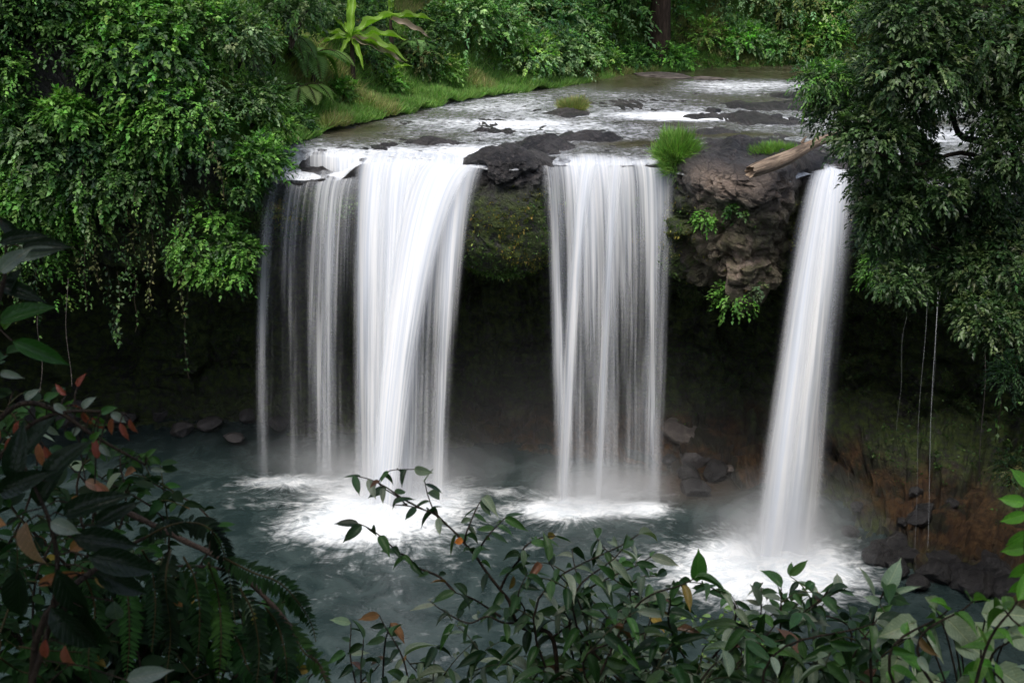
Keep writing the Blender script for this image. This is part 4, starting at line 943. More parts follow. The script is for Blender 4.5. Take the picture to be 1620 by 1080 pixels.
# ---- far bank: named shrubs, trees, and the mass behind them
far = [ # px, py(centre), y, r, nsprays, leaf, palette, label
 (735, 70, 45.5, 1.9, 620, .22, PALE+GREEN, 'large grey-green shrub with downy leaves behind the grass bank'),
 (790, 25, 47.0, 2.0, 560, .22, GREEN+PALE, 'round green shrub at the top edge above the grey-green one'),
 (835, 85, 47.0, 1.5, 560, .20, PALE+FERN, 'pale feathery shrub overhanging the bend of the river bank'),
 (885, 72, 48.6, 1.6, 620, .19, PALE, 'pale arching shrub where the left bank meets the far bank'),
 (900, 25, 51, 2.0, 520, .26, DEEP+GREEN, 'dark broad-leaved shrub left of the reddish trunk'),
 (960, 25, 55.5, 1.9, 480, .30, DEEP, 'large-leaved dark shrub beside the reddish trunk'),
 (955, 85, 51.5, 1.1, 360, .20, GREEN+FERN, 'ferny green clump at the water edge below the reddish trunk'),
 (1005, 92, 53.0, .95, 380, .20, GREEN, 'low green bush directly under the reddish trunk'),
 (1068, 88, 53.4, 1.0, 380, .19, BRIGHT+GREEN, 'low bush with brighter leaves just right of the reddish trunk'),
 (1110, 30, 58, 2.0, 520, .26, DEEP+GREEN, 'shaded round shrub behind the bank right of the reddish trunk'),
 (1118, 80, 55.5, 1.3, 420, .19, OLIVE+FERN, 'olive feathery bush at the far waterline'),
 (1165, 70, 56, 1.3, 420, .28, BRIGHT+PALE, 'broad-leaved light green bush at the far waterline'),
 (1185, 25, 59, 1.8, 520, .22, FERN+PALE, 'yellow-green shrub above the broad-leaved light bush'),
 (1215, 70, 56.2, 1.3, 420, .22, GREEN+PALE, 'mid-green bush with greyish twigs at the far waterline'),
 (1262, 72, 56.6, 1.3, 420, .20, OLIVE+GREEN, 'dull green bush at the right end of the far waterline'),
 (1250, 15, 60, 2.2, 560, .24, DEEP+FERN, 'dark spreading shrub at the top edge left of the dark tree'),
 (1305, 60, 57, 1.5, 420, .22, FERN+GREEN, 'ferny light bush half hidden behind the dark tree'),
 (1345, 40, 58, 1.8, 420, .24, GREEN, 'green shrub just left of the top of the dark tree')]
for px, py, y, r, n_, ll, cols, lab in far:
    c = atg(px, py, y); g_ = grnd(c[0], c[1]); shrub((c[0], c[1], max(g_-.1, c[2]-r)), r, n_, ll*.72, lift(cols, 1.85), lab, lumps=7, leafn=8, droop=.45)
for px, py, y, L_, lab in [(1000, 100, 52.6, .9, 'fern at the far waterline below the reddish trunk'), (1150, 40, 57.5, 1.5, 'fern arching above the far bank bushes'), (1280, 90, 55.8, 1.0, 'fern beside the calm far water'), (1235, 55, 56.8, 1.3, 'large fern among the far bank bushes at the right'), (960, 50, 53, 1.2, 'fern standing between the dark shrubs left of the reddish trunk')]:
    c = atg(px, py, y); fern((c[0], c[1], max(grnd(c[0], c[1]), c[2]-.8)), L_, 9, lab, FERN+GREEN, name='fern')
mb = MB(); cnt = 0
while cnt < 520:
    x = rng.uniform(-14, 30); y = rng.uniform(32, 76)
    d = float(bankdist(np.array([x]), np.array([y]))[0])
    if d < (1.2 if y > 48 else 4.6) or d > 11 or (y < 40 and x > 0) or (x > 24 and y < 50) or (abs(x-7.2*y/54) < 1.3 and y < 55.5): continue
    r_ = rng.uniform(.9, 1.7)*(1+.05*d); z = grnd(x, y)+r_*.5+rng.random()*min(1+d*.5, 6)
    P, D = ball_points((x, y, z), (r_, r_, r_*.9), int(60*r_)); D = D+[0, -.2, 0]
    sprays(mb, P, D, 7, .6*rng.uniform(.7, 1.3, len(P)), rng.choice([.16, .2, .26]), lift([GREEN, DEEP, PALE, OLIVE, DEEP][rng.integers(5)], 1.7), None, LEAF, .5, .55, .2)
    cnt += 1
n_ = 26000; Q = rng.uniform([-14, 32], [32, 62], (n_*3, 2)); bdq = bankdist(Q[:, 0], Q[:, 1]); Q = Q[(bdq > .05)&(bdq < 2.2)&(Q[:, 1] > 46)]
P = np.stack([Q[:, 0], Q[:, 1], topz(Q[:, 0], Q[:, 1])+rng.uniform(-.05, .5, len(Q))], 1)
sprays(mb, P, np.concatenate([rng.normal(0, .5, (len(Q), 2))+[0, -.4], np.ones((len(Q), 1))*.5], 1), 6, .4, .16, GREEN+FERN+OLIVE, droop=.6)
un = mb.build('forest_undergrowth', M['leaf']); tag(un, 'mass of mixed forest undergrowth on the far bank and the slope behind', 'undergrowth', kind='stuff')
# trees
def tree(loc, h, r, label, mat='bark', crown_z=None, cols=DEEP, nl=12, n=2600, ll=.2, rad=.3, lean=(0, 0)):
    loc = np.asarray(loc, float); root = empty('tree', loc, label, 'tree', None); mb = MB()
    P = spline([loc-[0, 0, .5], loc+[lean[0]*.3, lean[1]*.3, h*.35], loc+[lean[0]*.7, lean[1]*.7, h*.7], loc+[lean[0], lean[1], h]], 16)
    tube(mb, P, np.linspace(rad, rad*.35, 16)*(1+.5*np.exp(-np.linspace(0, 14, 16))), 10)
    fo = MB()
    for i in range(nl):
        a = rng.uniform(0, 6.28); s = P[int(rng.uniform(8, 15))]; e_ = s+[math.cos(a)*r*rng.uniform(.3, .9), math.sin(a)*r*rng.uniform(.3, .9), rng.uniform(-.1, .5)*r]
        tube(mb, spline([s, (s+e_)/2+[0, 0, .2], e_], 6), np.linspace(rad*.3, .03, 6), 6)
        rr_ = r*rng.uniform(.32, .5); Pp, D = ball_points(e_, (rr_, rr_, rr_*.75), n//nl); sprays(fo, Pp, D, 7, ll*2.6, ll, cols)
    mb.build('trunk', M[mat], root); fo.build('crown', M['leaf'], root); return root
c = atg(1043, 55, 53.9); tree((c[0], c[1], grnd(c[0], c[1])), 11, 4.5, 'tree with a thick reddish brown trunk on the far bank', 'redbark', rad=.56, n=2200, ll=.24)
c = atg(1000, 0, 66); tree((c[0]+9, c[1], grnd(c[0]+9, c[1])), 10, 4.5, 'tall tree far behind the bank at the right', cols=GREEN, n=1800, ll=.26, rad=.35)
c = atg(700, 0, 56); tree((c[0], c[1], grnd(c[0], c[1])), 9, 4, 'tall tree behind the grey-green shrub on the left bank', cols=DEEP, n=1800, ll=.24, rad=.3)
c = atg(520, 0, 45); tree((c[0], c[1], grnd(c[0], c[1])), 7, 3.5, 'tree standing behind the tree ferns of the left bank', cols=DEEP+GREEN, n=2200, ll=.2, rad=.22)
c = atg(620, 0, 50); tree((c[0], c[1], grnd(c[0], c[1])), 8, 3.5, 'shadowy tree behind the strap-leaved plants', cols=DEEP, n=2000, ll=.2, rad=.22)

# ---- the dark tree on the right
tb = np.array([12.9, 19.5, grnd(12.9, 19.5)])
root = empty('dark_tree', tb, 'dark leafy tree leaning in over the river from the right edge', 'tree')
def cy_(px, py, y): return at_y(px, py, y)
fork = cy_(1640, 330, 18.6); l1 = [fork, cy_(1570, 235, 18.0), cy_(1520, 215, 17.8), cy_(1500, 170, 17.6), cy_(1440, 110, 17.3)]
l2 = [fork, cy_(1590, 200, 18.2), cy_(1575, 120, 18.2), cy_(1500, 30, 17.8), cy_(1420, 20, 17.5)]
l3 = [fork, cy_(1540, 245, 17.4), cy_(1450, 260, 17), cy_(1380, 240, 16.8)]
l4 = [fork, cy_(1580, 380, 18), cy_(1500, 400, 17.6), cy_(1440, 360, 17.4)]
l5 = [cy_(1720, -40, 18.6), cy_(1640, 12, 17.6), cy_(1520, 12, 17.2), cy_(1440, 40, 17)]
mb = MB(); tube(mb, spline([tb-[0, 0, .5], tb*.5+fork*.5+[.8, 0, 0], fork, cy_(1700, 100, 19), cy_(1720, -40, 18.6)], 20), np.linspace(.3, .14, 20), 10); mb.build('trunk', M['bark'], root)
for l_, r_ in ((l1, .085), (l2, .08), (l3, .05), (l4, .05), (l5, .09)):
    mb = MB(); tube(mb, spline(l_, 16), np.linspace(r_, .018, 16), 7); mb.build('limb', M['bark'], root)
DT = [(.042, .088, .026), (.065, .120, .038), (.026, .060, .018), (.11, .165, .062)]
fo = MB()
lum = [(1435, 20, .6), (1470, 20, .8), (1530, 0, .9), (1600, 40, 1.0), (1415, 95, .5), (1350, 140, .62), (1310, 130, .34), (1320, 180, .38), (1395, 160, .6), (1450, 110, .75), (1530, 85, .8), (1600, 120, .7), (1380, 215, .5), (1430, 190, .4),
       (1362, 228, .3), (1395, 280, .42), (1425, 250, .4), (1408, 330, .42), (1410, 380, .45), (1445, 330, .35), (1450, 400, .5), (1490, 370, .4), (1590, 190, .5), (1615, 240, .5), (1600, 320, .5), (1560, 350, .5), (1500, 440, .4), (1540, 420, .5), (1600, 410, .6),
       (1400, 350, .3), (1460, 250, .22), (1480, 135, .5), (1480, 300, .3), (1560, 285, .4), (1530, 320, .4), (1650, 90, .6), (1640, 180, .5), (1560, 500, .45), (1610, 500, .55), (1425, 445, .3)]
for px, py, r_ in lum:
    c = cy_(px, py, rng.uniform(16.4, 18.6)); P, D = ball_points(c, (r_, r_, r_*.8), int(560*r_), up=.35)
    sprays(fo, P, D+[0, -.2, 0], 8, rng.uniform(.12, .24, len(P)), (.095), DT, None, LEAF, .5, .65, .22)
c = cy_(1300, 130, 17.2); P, D = ball_points(c, (.35, .35, .3), 140, up=.4); sprays(fo, P, D, 8, .2, .085, BRIGHT+GREEN, None, LEAF, .42, .7)
fo.build('crown', M['gloss'], root)
# ---- plants hanging on the right wall
for px, py, y, r, n_, ll, cols, lab, dr in [(1590, 480, 22.5, .9, 380, .14, DT+DEEP, 'dark leafy bush hanging on the right wall under the dark tree', .9), (1545, 395, 23.6, .7, 300, .13, OLIVE+DEEP, 'narrow-leaved bush on the right wall just under the crown of the dark tree', .8),
        (1610, 600, 22.8, .7, 260, .12, DEEP, 'shaded bush low on the right wall at the frame edge', .9), (1400, 430, 26.6, .6, 300, .13, BRIGHT+GREEN, 'fresh green leaves on the mossy wall right of the slanting waterfall', .8), (1402, 380, 26.8, .42, 200, .12, GREEN, 'green bush where the dark tree meets the mossy wall', .7), (1600, 740, 23.4, .5, 160, .1, OLIVE+DEEP, 'olive green bush on the soil slope at the right frame edge', .5)]:
    c = cy_(px, py, y); shrub((c[0], c[1], c[2]-r*.6), r, n_, ll, cols, lab, lumps=5, droop=dr, wr=.35, name='hanging_shrub')

# ================================================================== NEAR BANK AND FOREGROUND PLANTS
bx = np.linspace(-13, 12, 120); by = np.linspace(-10, 12.5, 120); BX, BY = np.meshgrid(bx, by)
def nearz(x, y): 
    p = np.stack([x, y, 0*x], -1)
    return np.where(y < 1.2, 14.05, 14.05-1.28*(y-1.2)**1.02*(y > 1.2))*1.0+.35*fbm(p*.6, 3, 61)*(y > .8)+.5*sstep(-1, -4, x)*sstep(6, 2, y)
with np.errstate(invalid='ignore'): BZ = np.where(BY < 1.2, 14.05, 14.05-1.28*np.maximum(BY-1.2, 0)**1.02)
BZ = BZ+.3*fbm(np.stack([BX, BY, 0*BX], -1)*.6, 3, 61)*(BY > .8)
mb = MB(); mb.add(np.stack([BX, BY, BZ], -1), grid_faces(120, 120)); nb_ = mb.build('near_bank', M['ground']); tag(nb_, kind='structure')
def nz_(x, y): return float(14.05-1.28*max(y-1.2, 0)**1.02)
def fp(px, py, d): 
    v = ray(px, py); return np.array([0, 0, ZC])+v*d
FG = [(.018, .052, .013), (.027, .072, .018), (.012, .034, .010), (.042, .10, .024)]
FGP = [(.15, .20, .13), (.20, .25, .17)]  # pale undersides, plus sky sheen painted as pale leaf colour
BRN = [(.16, .085, .025), (.24, .17, .04), (.11, .055, .03)]
RED = [(.26, .075, .045), (.20, .05, .035), (.30, .12, .06)]
def path_leaves(lf, P, L_, step, cols, T=BIG, wr=.42, start=.25, pale=.12, brown=.02, spread=1., droop=.35, term=True, r=random):
    P = np.asarray(P); s = np.concatenate([[0], np.cumsum(np.linalg.norm(np.diff(P, axis=0), axis=1))]); tot = s[-1]
    q = np.arange(tot*start, tot, step); n = len(q)
    if n == 0: return
    Q = np.stack([np.interp(q, s, P[:, j]) for j in range(3)], 1); Tn = unit(np.gradient(P, axis=0)); Tq = unit(np.stack([np.interp(q, s, Tn[:, j]) for j in range(3)], 1))
    up = np.array([0, 0, 1.]); S = unit(np.cross(Tq, up+rng.normal(0, .1, (n, 3)))); sg = np.where(np.arange(n) % 2, 1, -1)[:, None]
    D = Tq*.35+S*sg*spread*1.25+rng.normal(0, .38, (n, 3))-up*droop
    if term:
        Q = np.concatenate([Q, P[-1:]]); D = np.concatenate([D, Tn[-1:]*.3+rng.normal(0, .8, (1, 3))*[1, .7, .3]-up*.2*droop]); n += 1
    N = up*.9+rng.normal(0, .4, (n, 3))+np.array([0, -.25, 0])
    c = palette(n, cols, None, .18); u = rng.random(n); c[u < pale] = palette(int((u < pale).sum()), FGP, None, .12); c[u > 1-brown] = palette(int((u > 1-brown).sum()), BRN, None, .2)
    l = L_*rng.uniform(.65, 1.15, n)
    if term: l[-1] = L_*1.1
    T2 = [big_template(9, .14, .25), big_template(9, .22, .5), big_template(9, .05, .12)]
    k = rng.integers(0, 3, n)
    for j in range(3):
        m = k == j
        if m.any(): leaves(lf, Q[m], D[m], N[m], l[m], l[m]*wr*rng.uniform(.85, 1.15, m.sum()), c[m], T2[j])
def fg_shrub(label, base, d0, tips, L_=.09, step=.035, r0=.0075, cols=FG, name='broad_leaved_shrub', mat='bigleaf', start=.35, cat='shrub', twigs=2, **kw):
    """stems rise from one root point on the near bank to the given tips"""
    b = fp(base[0], base[1], d0); gz = nz_(b[0], b[1]); b = np.array([b[0], b[1], gz-.1]) if gz < b[2] else b
    root = empty(name, b, label, cat); lf = MB()
    for i, tp in enumerate(tips):
        e = fp(tp[0], tp[1], tp[2] if len(tp) > 2 else d0*rng.uniform(.93, 1.07))
        ln_ = np.linalg.norm(e-b); m1 = b+(e-b)*.5+[rng.normal(0, .11)*ln_, rng.normal(0, .05)*ln_, .03]; m2 = b+(e-b)*.84+[rng.normal(0, .07)*ln_, rng.normal(0, .03)*ln_, .05*ln_]
        P = spline([b, m1, m2, e], 22); st = MB(); tube(st, P, np.linspace(r0, .0022, 22), 6); st.build('stem', M['stem'], root)
        path_leaves(lf, P, L_, step, cols, start=start, **kw)
        for k in range(twigs*2):
            a = P[int(rng.uniform(9, 21))]; az = rng.uniform(0, 6.28); ln = rng.uniform(.10, .24); dr = np.array([math.cos(az)*.9, math.sin(az)*.6, rng.uniform(.15, .9)]); P2 = spline([a, a+dr*ln*.5+[0, 0, .012], a+dr*ln-[0, 0, .012]], 8)
            tube(lf, P2, np.linspace(.003, .0015, 8), 4, (.05, .05, .02)); path_leaves(lf, P2, L_*.85, step*.8, cols, start=.2, **kw)
    lf.build('foliage', M[mat], root); return root
# ---- the central sapling, branch by branch (photo pixels at about 4 m)
D0 = 4.0
segs = [([(905, 1250), (882, 1120), (880, 1040), (868, 1000), (833, 975+20), (817, 983), (805, 950), (792, 933), (770, 905), (753, 880), (733, 857), (720, 842), (707, 830), (690, 815), (668, 805), (645, 800), (622, 798)], 0.0105, .35),
        ([(720, 937), (695, 912), (660, 897), (645, 880), (630, 873), (605, 850), (583, 835), (568, 828)], .005, .1),
        ([(792, 975), (770, 960), (745, 945), (720, 937)], .005, .2),
        ([(792, 930), (805, 905), (823, 883), (828, 868), (840, 857), (858, 850), (880, 848)], .005, .15),
        ([(753, 880), (762, 862), (770, 850), (780, 838), (788, 830), (800, 818)], .004, .1), ([(735, 857), (738, 842), (743, 830), (750, 812), (757, 798), (765, 786)], .004, .15),
        ([(707, 830), (690, 812), (683, 800), (676, 780), (672, 762)], .004, .3), ([(668, 805), (640, 790), (610, 770), (585, 758), (560, 752)], .004, .3), ([(645, 800), (628, 785), (600, 765), (615, 745), (655, 742)], .003, .35),
        ([(868, 1000), (840, 985), (800, 985), (770, 975), (740, 985), (700, 965), (680, 950)], .005, .2), ([(817, 983), (830, 965), (820, 940), (835, 905)], .004, .3), ([(870, 1010), (905, 985), (935, 960)], .005, .2)]
b0 = fp(905, 1250, D0); gz = nz_(b0[0], b0[1])
root = empty('leafy_sapling', (b0[0], b0[1], gz), 'slender leafy sapling with a dark slanting stem in front of the plunge pool', 'sapling')
lf = MB()
for k, (pp, r_, st0) in enumerate(segs):
    P = [fp(x, y, D0+.12*math.sin(i*.6+k)*(k > 0)*min(1, i*.4)) for i, (x, y) in enumerate(pp)]
    if k == 0: P = [np.array([b0[0], b0[1], gz-.1])]+P
    P = spline(P, 6*len(pp)); m_ = MB(); tube(m_, P, np.linspace(r_, .0018, len(P)), 6); m_.build('stem' if k == 0 else 'branch', M['stem'], root)
    path_leaves(lf, P, .082, .040 if k else .045, FG, start=.62 if k == 0 else st0, pale=.16, brown=.02, wr=.40, droop=.45)
leaves(lf, [fp(733, 855, D0-.02)], [[-.9, 0, -.1]], [[0, -.6, .6]], .035, .03, (.5, .16, .02), BIG)
leaves(lf, [fp(812, 910, D0)], [[-.15, 0, -1]], [[.3, -1, .1]], .075, .022, (.22, .14, .05), BIG)
lf.build('foliage', M['bigleaf'], root)

fg_shrub('shrub with long arching leaves in front of the pool, right of the slender sapling', (980, 1230), 4.1, [(868, 888), (905, 868), (945, 852), (985, 868), (1010, 845), (1030, 880), (960, 905), (925, 930), (1000, 930), (890, 960)], .10, .045, pale=.3, wr=.36, twigs=1)
fg_shrub('shrub with one large upright oval leaf standing against the white foam', (1070, 1220), 3.7, [(1098, 915), (1060, 945), (1135, 925), (1030, 975), (1165, 985)], .10, .05, pale=.15, wr=.36, twigs=1)
m_ = MB(); a = fp(1102, 920, 3.7); leaves(m_, [a], [[.05, 0.1, 1]], [[.25, -1, .05]], .118, .068, (.04, .13, .02), BIGFLAT); o_ = m_.build('upright_leaf', M['bigleaf'], bpy.data.objects['broad_leaved_shrub.001'])
o_['label'] = 'single large upright oval leaf'
fg_shrub('shrub with pale upper leaves in front of the right-hand foam, right of the upright leaf', (1250, 1220), 4.0, [(1236, 930), (1205, 955), (1290, 945), (1310, 935), (1262, 960), (1345, 975), (1180, 985), (1225, 990), (1320, 1000)], .098, .048, pale=.25, brown=.015, wr=.42)
fg_shrub('leaning stem carrying two large pale veined leaves in front of the right shore', (1330, 1150), 3.2, [(1402, 925, 3.2), (1385, 985, 3.2)], .075, .05, pale=.2, start=.55, twigs=0, wr=.5)
m_ = MB(); a = fp(1400, 935, 3.2); leaves(m_, [a, a+[.01, 0, -.02], a+[-.01, 0, -.04]], [[.35, .1, .9], [.9, -.1, .55], [-.5, 0, .25]], [[-.4, -.9, .2], [-.3, -.6, .8], [0, -.8, .6]], [.105, .10, .05], [.055, .022, .03], (.24, .33, .22), BIG); m_.build('pale_leaf', M['bigleaf'], bpy.data.objects['broad_leaved_shrub.003'])
# dense row of lance-leaved shrubs along the bottom
row = [('low dense shrub with long glossy leaves at the bottom, under the slender sapling', 760, 4.4, 640, 900, 1000), ('low dense shrub with yellowing and brown leaves at the bottom middle', 960, 4.0, 860, 1060, 985),
       ('low dense shrub of long pale-edged leaves at the bottom, under the upright oval leaf', 1110, 3.5, 1020, 1230, 1005), ('low dark glossy shrub at the bottom below the right-hand foam', 1300, 3.7, 1200, 1450, 990)]
for lab, bxp, d, x0, x1, y0 in row:
    tips = [(x, y0+18+rng.uniform(-30, 60)) for x in np.linspace(x0, x1, 5)]+[(x, 1072+rng.uniform(-16, 20)) for x in np.linspace(x0, x1, 5)]
    fg_shrub(lab, (bxp, 1300), d, tips, .125, .055, pale=.3, brown=.05 if 'brown' in lab else .012, wr=.32, start=.55, twigs=2, droop=.7, r0=.006)
fg_shrub('small sprig with green and yellow leaves at the bottom, between the ferns and the sapling', (560, 1200), 4.3, [(555, 985), (600, 972), (575, 1010), (618, 985), (545, 1030), (600, 1050)], .085, .05, brown=.12, pale=.05, wr=.42, twigs=0, start=.5)
fg_shrub('airy yellow-green plant with tiny leaves behind the upright oval leaf', (1160, 1200), 5.6, [(1140, 935), (1160, 960), (1125, 975), (1180, 975), (1150, 1000)], .045, .03, cols=[(.12, .24, .05), (.16, .28, .07)], pale=0, wr=.5, name='small_leaved_plant', cat='plant', start=.5)
# right corner: big pale leaves
rt = fp(1560, 1180, 3.0); root = empty('large_leaved_plant', rt, 'plant with large pale rounded veined leaves in the bottom right corner', 'plant'); lf = MB(); st = MB()
for px, py, l, w_, dx, dz in [(1500, 980, .13, .085, .4, -.35), (1445, 985, .10, .07, -.8, -.2), (1515, 1010, .13, .09, .6, -.3), (1420, 1040, .10, .085, -.3, -.8), (1480, 1075, .12, .09, -.5, -.3), (1560, 970, .12, .08, .8, .1), (1580, 1060, .12, .08, .7, -.4), (1545, 990, .13, .08, .3, -.7), (1600, 1000, .12, .08, .6, -.2), (1540, 1075, .12, .09, -.2, -.5), (1620, 1070, .12, .08, .5, -.2), (1480, 960, .07, .05, -.2, .3)]:
    a = fp(px, py, 3.0+rng.uniform(-.15, .15)); leaves(lf, [a], [[dx, -.2, dz]], [[rng.uniform(-.2, .2), -.75, .7]], l, w_, np.array([.24, .31, .18])*rng.uniform(.6, 1.15), HEART); tube(st, spline([rt-[0, 0, .15], rt*.4+a*.6+[0, .04, .01], a], 8), np.linspace(.0035, .002, 8), 5)
lf.build('foliage', M['bigleaf'], root); st.build('stems', M['stem'], root)
fg_shrub('fresh light green sprig over the pale large leaves in the bottom right corner', (1600, 1200), 2.7, [(1540, 950), (1590, 965), (1500, 965), (1600, 1010), (1550, 1040), (1610, 950)], .085, .05, cols=[(.06, .17, .02), (.09, .22, .03)], pale=.05, wr=.38, name='light_green_sprig', cat='plant', start=.55, twigs=0)
a = fp(1660, 760, 2.6); root = empty('hanging_branch', a, 'hanging branch with rounded bright leaves at the right frame edge above the large pale leaves', 'branch'); lf = MB(); st = MB()
P = spline([a, fp(1632, 800, 2.6), fp(1622, 870, 2.6), fp(1630, 950, 2.6)], 12); tube(st, P, .004, 5); st.build('stem', M['stem'], root)
for px, py, dx, dz in [(1622, 795, -.8, .1), (1624, 812, -.7, -.35), (1626, 840, -.7, -.75), (1626, 865, -.6, -.2), (1628, 890, -.6, -.75), (1628, 915, -.5, -.6), (1628, 770, -.4, .4)]:
    leaves(lf, [fp(px, py, 2.6)], [[dx, .1, dz]], [[.2, -.9, .45]], .062, .034, np.array([.10, .28, .03])*rng.uniform(.8, 1.1), BIGFLAT)
lf.build('foliage', M['bigleaf'], root)

# ---- left: the fern bank, its shade painted into dark leaf colours
def frond_path(root, P, L_, cols, mat='shadeleaf', gap=.011, fall=.55):
    P = spline(P, 26); mb = MB(); s = np.concatenate([[0], np.cumsum(np.linalg.norm(np.diff(P, axis=0), axis=1))]); q = np.arange(.02, s[-1], gap); n = len(q)
    Q = np.stack([np.interp(q, s, P[:, j]) for j in range(3)], 1); Tn = unit(np.gradient(P, axis=0)); T_ = unit(np.stack([np.interp(q, s, Tn[:, j]) for j in range(3)], 1))
    tube(mb, P, np.linspace(.003, .001, 26), 5, (.05, .04, .015)); view = unit(Q-np.array([0, 0, ZC])); S = unit(np.cross(T_, np.array([0, -.6, .8])))
    c = palette(1, cols, None, .2)[0]
    for sg in (-1, 1):
        t = q/s[-1]; l = L_*np.sin(PI*np.clip(.12+.88*t, 0, 1))**.7*rng.uniform(.85, 1.1, n)
        leaves(mb, Q, S*sg+T_*.3+rng.normal(0, .1, (n, 3))-[0, 0, fall*.5], np.array([0, -.5, .8])+rng.normal(0, .2, (n, 3)), l, l*.36, c*np.exp(rng.normal(0, .15, (n, 1))), big_template(5, .1, .25))
    return mb.build('frond', M[mat], root)
r1 = fp(60, 1000, 2.6); root = empty('hanging_fern', r1, 'fern with arching and hanging fronds in the lower left, below the brown diagonal branch', 'fern')
FR = [(.012, .038, .008), (.022, .058, .012), (.008, .024, .007)]  # fern greens darkened to carry the shade of the left corner
for pts in [[(230, 850), (265, 832), (300, 826), (330, 835), (352, 868), (364, 920), (372, 985)], [(350, 880), (400, 905), (440, 920), (470, 950), (492, 985), (500, 1015)], [(225, 870), (240, 900), (246, 960), (240, 1030)], [(290, 880), (308, 915), (316, 975), (312, 1060)],
            [(270, 870), (262, 920), (270, 1000), (262, 1080)], [(330, 890), (345, 940), (350, 1010), (345, 1085)], [(380, 930), (400, 970), (410, 1030), (405, 1090)], [(180, 880), (200, 930), (205, 1000), (200, 1080)], [(0, 650), (20, 655), (28, 675), (30, 700)],
            [(420, 960), (440, 990), (452, 1040), (455, 1090)], [(30, 1022), (70, 1028), (110, 1030), (150, 1032)], [(0, 1040), (30, 1060), (60, 1068), (75, 1080)], [(130, 900), (150, 960), (140, 1040), (150, 1100)], [(0, 1000), (20, 940), (28, 880), (20, 830)], [(360, 985), (380, 1020), (395, 1060), (430, 1090)], [(455, 985), (480, 1030), (505, 1050), (520, 1090)]]:
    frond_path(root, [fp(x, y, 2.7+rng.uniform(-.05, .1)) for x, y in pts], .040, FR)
st = MB(); tube(st, spline([fp(60, 1250, 2.9), r1, fp(180, 880, 2.7), fp(230, 850, 2.7)], 14), np.linspace(.012, .004, 14), 6); st.build('stem', M['stem'], root)
a = fp(150, 790, 2.9); root = empty('bare_branch', a, 'brown bare branch slanting down to the right through the lower left ferns', 'branch'); m_ = MB()
tube(m_, spline([fp(150, 790, 2.9), fp(205, 812, 2.9), fp(285, 852, 2.9), fp(350, 885, 2.9), fp(420, 945, 2.9), fp(500, 1045, 2.9), fp(560, 1160, 2.9)], 40), np.linspace(.0085, .006, 40)*(1+.12*np.sin(np.arange(40)*1.9)), 7); m_.build('stem', M['redbark'], root)
m_ = MB(); tube(m_, spline([fp(410, 935, 2.9), fp(370, 905, 2.85), fp(300, 895, 2.8), fp(235, 900, 2.8)], 12), np.linspace(.006, .003, 12), 6); m_.build('twig', M['redbark'], root)
def loose(label, name, d, items, stem_pts, cat='plant', T=BIG, mat='bigleaf'):
    """a plant whose leaves are placed one by one: (px, py, length, width, dx, dz, colour)"""
    b = fp(*stem_pts[0], d); root = empty(name, b, label, cat); lf = MB(); st = MB(); SP = spline([fp(x, y, d) for x, y in stem_pts], 24); tube(st, SP, np.linspace(.008, .003, 24), 6); 
    for px, py, l, w_, dx, dz, c in items:
        a = fp(px, py, d+rng.uniform(-.06, .06)); leaves(lf, [a], [[dx, rng.uniform(-.2, .2), dz]], [[rng.uniform(-.3, .3), -.8, .6]], l, w_, c, T)
        k = np.linalg.norm(SP-a, axis=1).argmin(); tube(st, [SP[k], (SP[k]+a)/2+[0, 0, .01], a], .0018, 4)
    st.build('stem', M['stem'], root); lf.build('foliage', M[mat], root); return root
dk, gl, rd, br, og = (.006, .016, .006), (.16, .20, .16), (.24, .065, .045), (.26, .16, .11), (.30, .15, .06)  # dk has shade painted into the leaf, gl a pale sky sheen
loose('branch of large pointed leaves, some with shade painted into them, at the left frame edge, level with the cave', 'dark_branch', 2.3, [(0, 385, .10, .035, .9, .25, dk), (35, 392, .10, .04, .9, .1, dk), (30, 412, .09, .035, .8, .3, gl), (0, 510, .12, .045, .9, .35, (.02, .07, .012)), (0, 430, .08, .04, .6, .5, gl), (10, 470, .08, .04, .3, .6, dk), (20, 540, .12, .042, .9, -.45, (.02, .075, .012)),
     (0, 590, .05, .02, .9, -.1, gl), (0, 345, .08, .03, .5, -.5, dk), (5, 520, .05, .03, .5, .6, (.06, .14, .02)), (0, 450, .10, .04, .8, -.2, dk)], [(-60, 620), (-20, 520), (5, 450), (10, 385)], 'branch')
loose('reddish young leaves on a thin branch at the left, above the brown pointed leaf', 'red_leaved_branch', 2.6, [(115, 640, .05, .018, .3, -.3, rd), (130, 650, .05, .018, .2, -.8, rd), (145, 660, .045, .016, .5, -.7, rd), (190, 668, .05, .016, .3, -.8, rd), (205, 662, .05, .016, .2, -1, rd), (178, 660, .05, .016, -.2, -.9, (.28, .09, .05)), (30, 665, .07, .02, -.2, -1, rd), (45, 668, .07, .02, .1, -1, (.28, .09, .05)), (22, 690, .06, .018, -.5, -.8, rd), (60, 700, .07, .022, .1, -1, (.30, .12, .06)),
     (70, 705, .06, .02, .4, -1, rd), (0, 680, .05, .018, -.3, -.8, rd), (122, 612, .04, .016, .4, .7, rd), (105, 625, .04, .016, -.5, .5, rd), (155, 725, .06, .02, -.1, .9, rd), (135, 760, .06, .028, .8, -.35, br), (150, 765, .05, .024, .6, -.6, (.34, .15, .09))], [(-50, 780), (20, 700), (60, 665), (120, 650), (200, 655)], 'branch')
